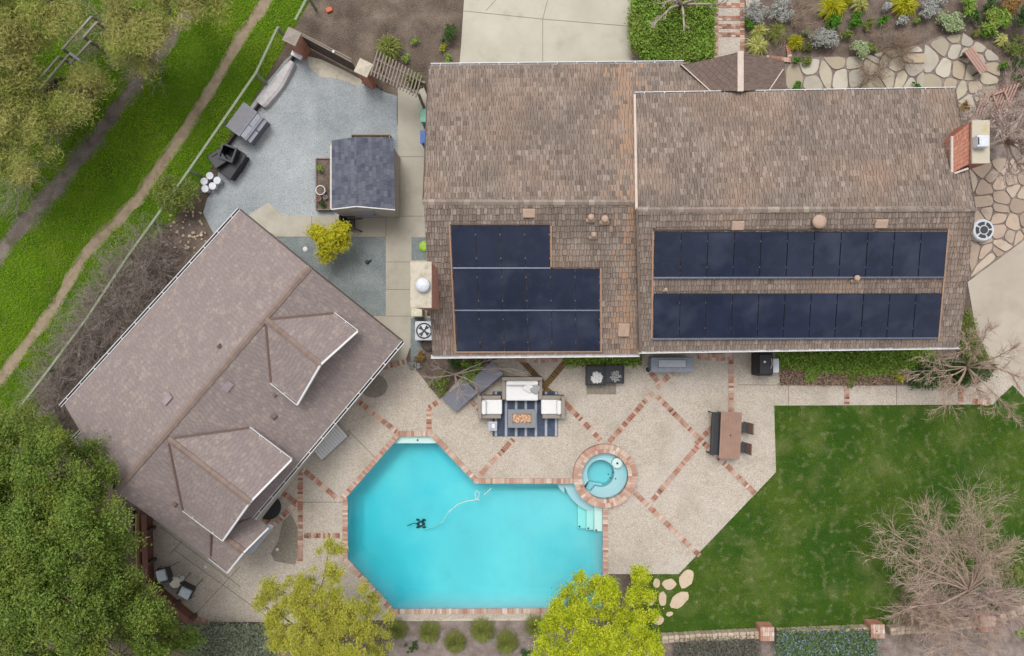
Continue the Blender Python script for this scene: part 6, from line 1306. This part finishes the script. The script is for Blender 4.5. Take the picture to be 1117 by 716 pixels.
T_('willow_tree', 'olive feathery tree at the top edge over the meadow', 'tree', 205, -6, [(202, 0, 4.2, 1.0, .7), (224, 6, 3.6, .7, .5), (186, 10, 3.8, .7, .5), (242, -6, 3.4, .6, .5)], 440, 26, .17, .085, l_willow, m_bark, .2, **wk)
b = P(60, 110); 
for (x, y, rr, lb) in ((112, 22, 1.0, 'brown bare brush at the crossing under the willows'), (18, 195, 1.0, 'brown bare brush left of the dirt track'), (150, 62, .8, 'bare brown brush below the tree overhanging the track'), (55, 128, .8, 'bare grey brush below the nearer willow railing')):
    b = P(x, y, 1.0); mb = MB()
    for k in range(12): an = random.random() * 6.28; twigs(mb, (b.x, b.y, .05), (math.cos(an), math.sin(an), random.uniform(.8, 1.8)), rr * 1.7, .02, 2, .6, .2)
    solo(mb, 'bare_brush', m_twig_warm2 if 'm_twig_warm2' in globals() else m_twig_grey, (b.x, b.y, 0), lb, 'bare shrub')
big = [(30, 500, 6.0, 1.6, 1.3), (70, 520, 6.3, 1.4, 1.2), (25, 560, 7.0, 1.9, 1.5), (80, 575, 7.0, 1.7, 1.4), (110, 560, 5.6, 1.0, .9), (130, 610, 5.8, 1.2, 1.0), (60, 640, 7.4, 2.0, 1.5), (5, 640, 7.2, 1.9, 1.4), (20, 700, 6.8, 1.8, 1.4), (95, 690, 6.6, 1.7, 1.3), (140, 660, 5.6, 1.3, 1.0), (-20, 590, 6.5, 1.8, 1.4), (130, 715, 5.5, 1.5, 1.1), (60, 480, 5.0, .9, .7), (115, 520, 5.0, .8, .7), (60, 545, 6.4, 1.2, 1.0), (45, 600, 7.0, 1.5, 1.2), (100, 620, 6.2, 1.2, 1.0), (35, 670, 7.2, 1.5, 1.2), (115, 655, 5.8, 1.1, .9), (-5, 530, 6.0, 1.3, 1.0), (10, 470, 4.6, .9, .7), (95, 500, 4.6, .7, .6)]
T_('evergreen_tree', 'huge dense green tree filling the lower left corner', 'tree', 70, 610, big, 8600, 26, .12, .05, l_green, m_bark_g, .22, asp=.42, shell=.5, sub=7, sr=.56, bias=.5)
T_('evergreen_tree', 'low green tree beside the redwood fence on the terrace', 'tree', 165, 690, [(150, 684, 3.2, .7, .6), (178, 690, 2.8, .65, .5), (196, 704, 2.6, .7, .5), (165, 706, 3.2, .8, .6), (140, 662, 3.2, .5, .4), (170, 672, 2.6, .45, .4)], 640, 24, .13, .05, l_green, m_bark, .2, asp=.42, sub=14, sr=.35)
T_('young_tree', 'small light green tree at the left gap of the meadow fence', 'tree', 36, 462, [(32, 452, 2.2, .7, .5), (18, 470, 2.4, .7, .5), (45, 470, 2.2, .6, .5)], 260, 20, .12, .05, l_green2, m_bark, .08, sub=12, sr=.3)
T_('olive_tree', 'olive yellow tree overhanging the lower left pool corner', 'tree', 352, 668, [(350, 640, 3.9, 1.05, .8), (322, 650, 3.6, .95, .7), (300, 640, 3.2, .55, .4), (358, 602, 3.4, .5, .4), (385, 655, 3.6, .8, .6), (405, 680, 3.4, .8, .6), (348, 668, 4.0, .9, .7), (362, 680, 3.8, .8, .6), (345, 682, 4.3, 1.15, .8), (310, 685, 3.8, .9, .6), (380, 700, 4.0, 1.1, .8), (330, 712, 4.0, 1.1, .7), (412, 655, 3.0, .4, .3), (290, 662, 3.2, .5, .35), (420, 700, 3.0, .6, .5)], 3900, 22, .085, .036, l_olive, m_bark_g, .1, asp=.4, shell=.3, sub=22, sr=.27, bias=.5)
T_('maple_tree', 'bright yellow green tree at the lower right pool corner', 'tree', 655, 690, [(645, 650, 3.6, .8, .6), (618, 660, 3.5, .75, .55), (668, 652, 3.5, .8, .6), (692, 662, 3.3, .75, .55), (655, 685, 4.0, 1.1, .8), (615, 690, 3.6, .9, .6), (692, 692, 3.6, .9, .6), (600, 710, 3.2, .7, .5), (645, 712, 3.8, 1.0, .7), (700, 712, 3.3, .9, .6), (622, 640, 3.2, .35, .3), (698, 632, 3.0, .45, .35), (655, 636, 3.2, .4, .3), (592, 695, 3.0, .45, .35)], 3500, 22, .085, .038, l_yellow, m_bark_g, .1, asp=.45, shell=.3, sub=20, sr=.25, bias=.6)
# bare trees
bare_tree('bare_tree', 'large leafless tree spreading over the lower right lawn corner', 'tree', 1050, 640, [(975, 602, 2.4), (990, 592, 2.6), (1010, 572, 3.0), (1026, 574, 2.8), (1050, 560, 3.2), (1062, 584, 2.8), (1075, 576, 2.8), (1092, 598, 2.6), (1092, 618, 2.4), (994, 638, 2.0), (1000, 620, 2.2), (1034, 598, 2.8), (1078, 606, 2.6), (992, 662, 1.6), (1044, 582, 3.0), (1018, 606, 2.6), (1062, 612, 2.6)], m_twig_tan, .09, 3, .4, .5, .22, reach=.72)
bare_tree('bare_tree', 'smaller leafless tree below the big bare tree at the bottom edge', 'tree', 1052, 694, [(1012, 680, 1.5), (1018, 708, 1.5), (1042, 716, 1.7), (1075, 708, 1.6), (1086, 690, 1.6), (1030, 672, 1.6), (1066, 672, 1.6)], m_twig_tan, .05, 3, .25, .6, .22, reach=.8)
for (x, y, rr, lb, m) in ((1020, 655, 1.2, 'dense pinkish dry brush left of the bare tree foot', m_twig_pink), (1075, 655, 1.1, 'dense pinkish dry brush right of the bare tree foot', m_twig_pink), (992, 665, .8, 'low dry brush between the brick post and the bare tree', m_twig_warm)):
    b = P(x, y); mb = MB()
    for k in range(44): an = random.random() * 6.28; twigs(mb, (b.x + random.gauss(0, .35), b.y + random.gauss(0, .25), .03), (math.cos(an), math.sin(an) * .7, random.uniform(.25, .8)), rr, .013, 2, .5, .22)
    solo(mb, 'dry_brush', m, b, lb, 'dry shrub')
bs('green leafy shrub right of the big bare tree', 'shrub', 1104, 625, 13, .5, l_green2, 600); bs('small green shrub near the lower right wall', 'shrub', 1110, 690, 7, .4, l_hedge, 300)
bare_tree('bare_tree', 'leafless tree at the right roof corner over the path', 'tree', 1048, 400, [(1015, 395, 2.4), (1020, 412, 2.2), (1035, 425, 2.2), (1062, 428, 2.4), (1052, 372, 3.0), (1085, 395, 3.0), (1105, 380, 3.2), (1110, 410, 3.0), (1030, 440, 2.0), (1070, 440, 2.2), (1100, 445, 2.4), (1075, 365, 2.8), (1000, 405, 1.8)], m_twig_tan, .08, 3, .4, .45, .2, reach=.6)
bare_tree('bare_tree', 'pale leafless tree reaching out from behind the brick chimney', 'tree', 1080, 160, [(1100, 128, 3.0), (1108, 112, 3.4), (1090, 140, 3.2), (1116, 152, 3.4), (1116, 185, 2.8), (1072, 112, 3.0), (1118, 120, 3.0), (1112, 142, 3.2), (1120, 160, 3.2), (1118, 172, 3.0), (1095, 190, 2.6), (1062, 128, 2.8), (1085, 118, 2.6), (1120, 100, 2.6)], m_twig_pale, .1, 3, .9, .4, .15, reach=.6, thin=1.7)
b = P(1098, 118); mb = MB()
for k in range(26): an = random.random() * 6.28; twigs(mb, (b.x + random.gauss(0, .3), b.y + random.gauss(0, .3), .03), (math.cos(an), math.sin(an), random.uniform(.3, .9)), 1.0, .012, 2, .5, .22)
solo(mb, 'dry_brush', m_twig_pink, b, 'pinkish dry brush around the slatted trellis', 'dry shrub')
bare_tree('bare_tree', 'white barked bare tree in the clipped hedge at the top edge', 'tree', 738, 16, [(737, -14, 4.5), (720, 4, 2.4), (716, 24, 2.2), (746, 30, 2.2), (770, -2, 2.8), (790, 4, 2.6), (730, -12, 4.0)], m_bark_pale, .17, 2, .9, .3, .15, thin=.8, reach=.45)
bare_tree('bare_shrub', 'pale leafless shrub draped over the grey chaise', 'bare shrub', 497, 408, [(480, 402, 1.4), (505, 430, 1.4), (540, 390, 1.6), (552, 402, 1.6), (470, 412, 1.2), (500, 425, 1.3), (522, 420, 1.3)], m_bark_pale, .055, 2, .4, .5, .2)
# grey leafless thicket along the guest house
gt = 'grey leafless thicket along the guest house'
for i, (x, y, rr, lb) in enumerate(((165, 285, 1.25, 'grey leafless thicket nearest the rubble end of the guest house'), (140, 315, 1.25, 'grey leafless thicket next below the rubble end'), (120, 345, 1.2, 'grey leafless thicket midway along the gutter'), (98, 372, 1.1, 'grey leafless thicket below the midpoint of the gutter'), (76, 400, 1.05, 'grey leafless thicket near the lower gutter corner'), (56, 428, .95, 'grey leafless thicket at the lowest gutter corner'))):
    b = P(x, y, .5); mb = MB()
    for k in range(46): an = random.random() * 6.28; twigs(mb, (b.x + random.gauss(0, .3), b.y + random.gauss(0, .3), .03), (math.cos(an), math.sin(an), random.uniform(.5, 1.5)), rr * 1.12, .016, 2, .7, .3)
    solo(mb, 'bare_thicket', m_twig_grey, (b.x, b.y, 0), lb, 'bare shrub', gt)
sheet('soil_strip', wob(px([(236, 246), (200, 240), (170, 256), (125, 310), (84, 365), (40, 425), (60, 452), (100, 500), (150, 560), (170, 600), (200, 600), (240, 400)]), .08), .007, m_mulch, thick=0)
# grass growing on the meadow and the lawn
def blades(name, label, poly, n, m, size, holes=(), z=.02, tall=.1):
    q = ccw(poly); xs = [p[0] for p in q]; ys = [p[1] for p in q]; x0, x1, y0, y1 = max(min(xs), -27), min(max(xs), 27), max(min(ys), -18), min(max(ys), 18); X = rng.uniform(x0, x1, n); Y = rng.uniform(y0, y1, n); ins = np.zeros(n, bool); j = len(q) - 1
    for i in range(len(q)):
        xi, yi = q[i]; xj, yj = q[j]; ins ^= ((yi > Y) != (yj > Y)) & (X < (xj - xi) * (Y - yi) / (yj - yi + 1e-12) + xi); j = i
    for pts, wd in holes:
        pts = [P2(*p) for p in pts]
        for i in range(len(pts) - 1):
            ax, ay = pts[i]; bx, by = pts[i + 1]; L2 = (bx - ax) ** 2 + (by - ay) ** 2; t_ = np.clip(((X - ax) * (bx - ax) + (Y - ay) * (by - ay)) / L2, 0, 1); d = np.hypot(X - ax - t_ * (bx - ax), Y - ay - t_ * (by - ay)); ins &= d > wd * (1 + .22 * np.sin(X * 2.3 + Y * 1.9) + .15 * np.sin(X * 5.1 - Y * 3.3)) * rng.uniform(.55, 1.15, n)
    X, Y = X[ins], Y[ins]; C3 = np.stack([X, Y, z + rng.random(len(X)) * tall], 1); o = np_mesh(name, leaf_quads(C3, size, .72, .35), 4, m); return tag(o, label, kind='stuff')
blades('meadow_grass', 'bright green meadow grass', meadow_poly, 520000, l_grass, .038, [(track_c, .36), (foot_c, .25)], tall=.07)
blades('lawn_grass', 'mown lawn grass', lawn_poly, 230000, l_lawn, .028, z=.03, tall=.03)
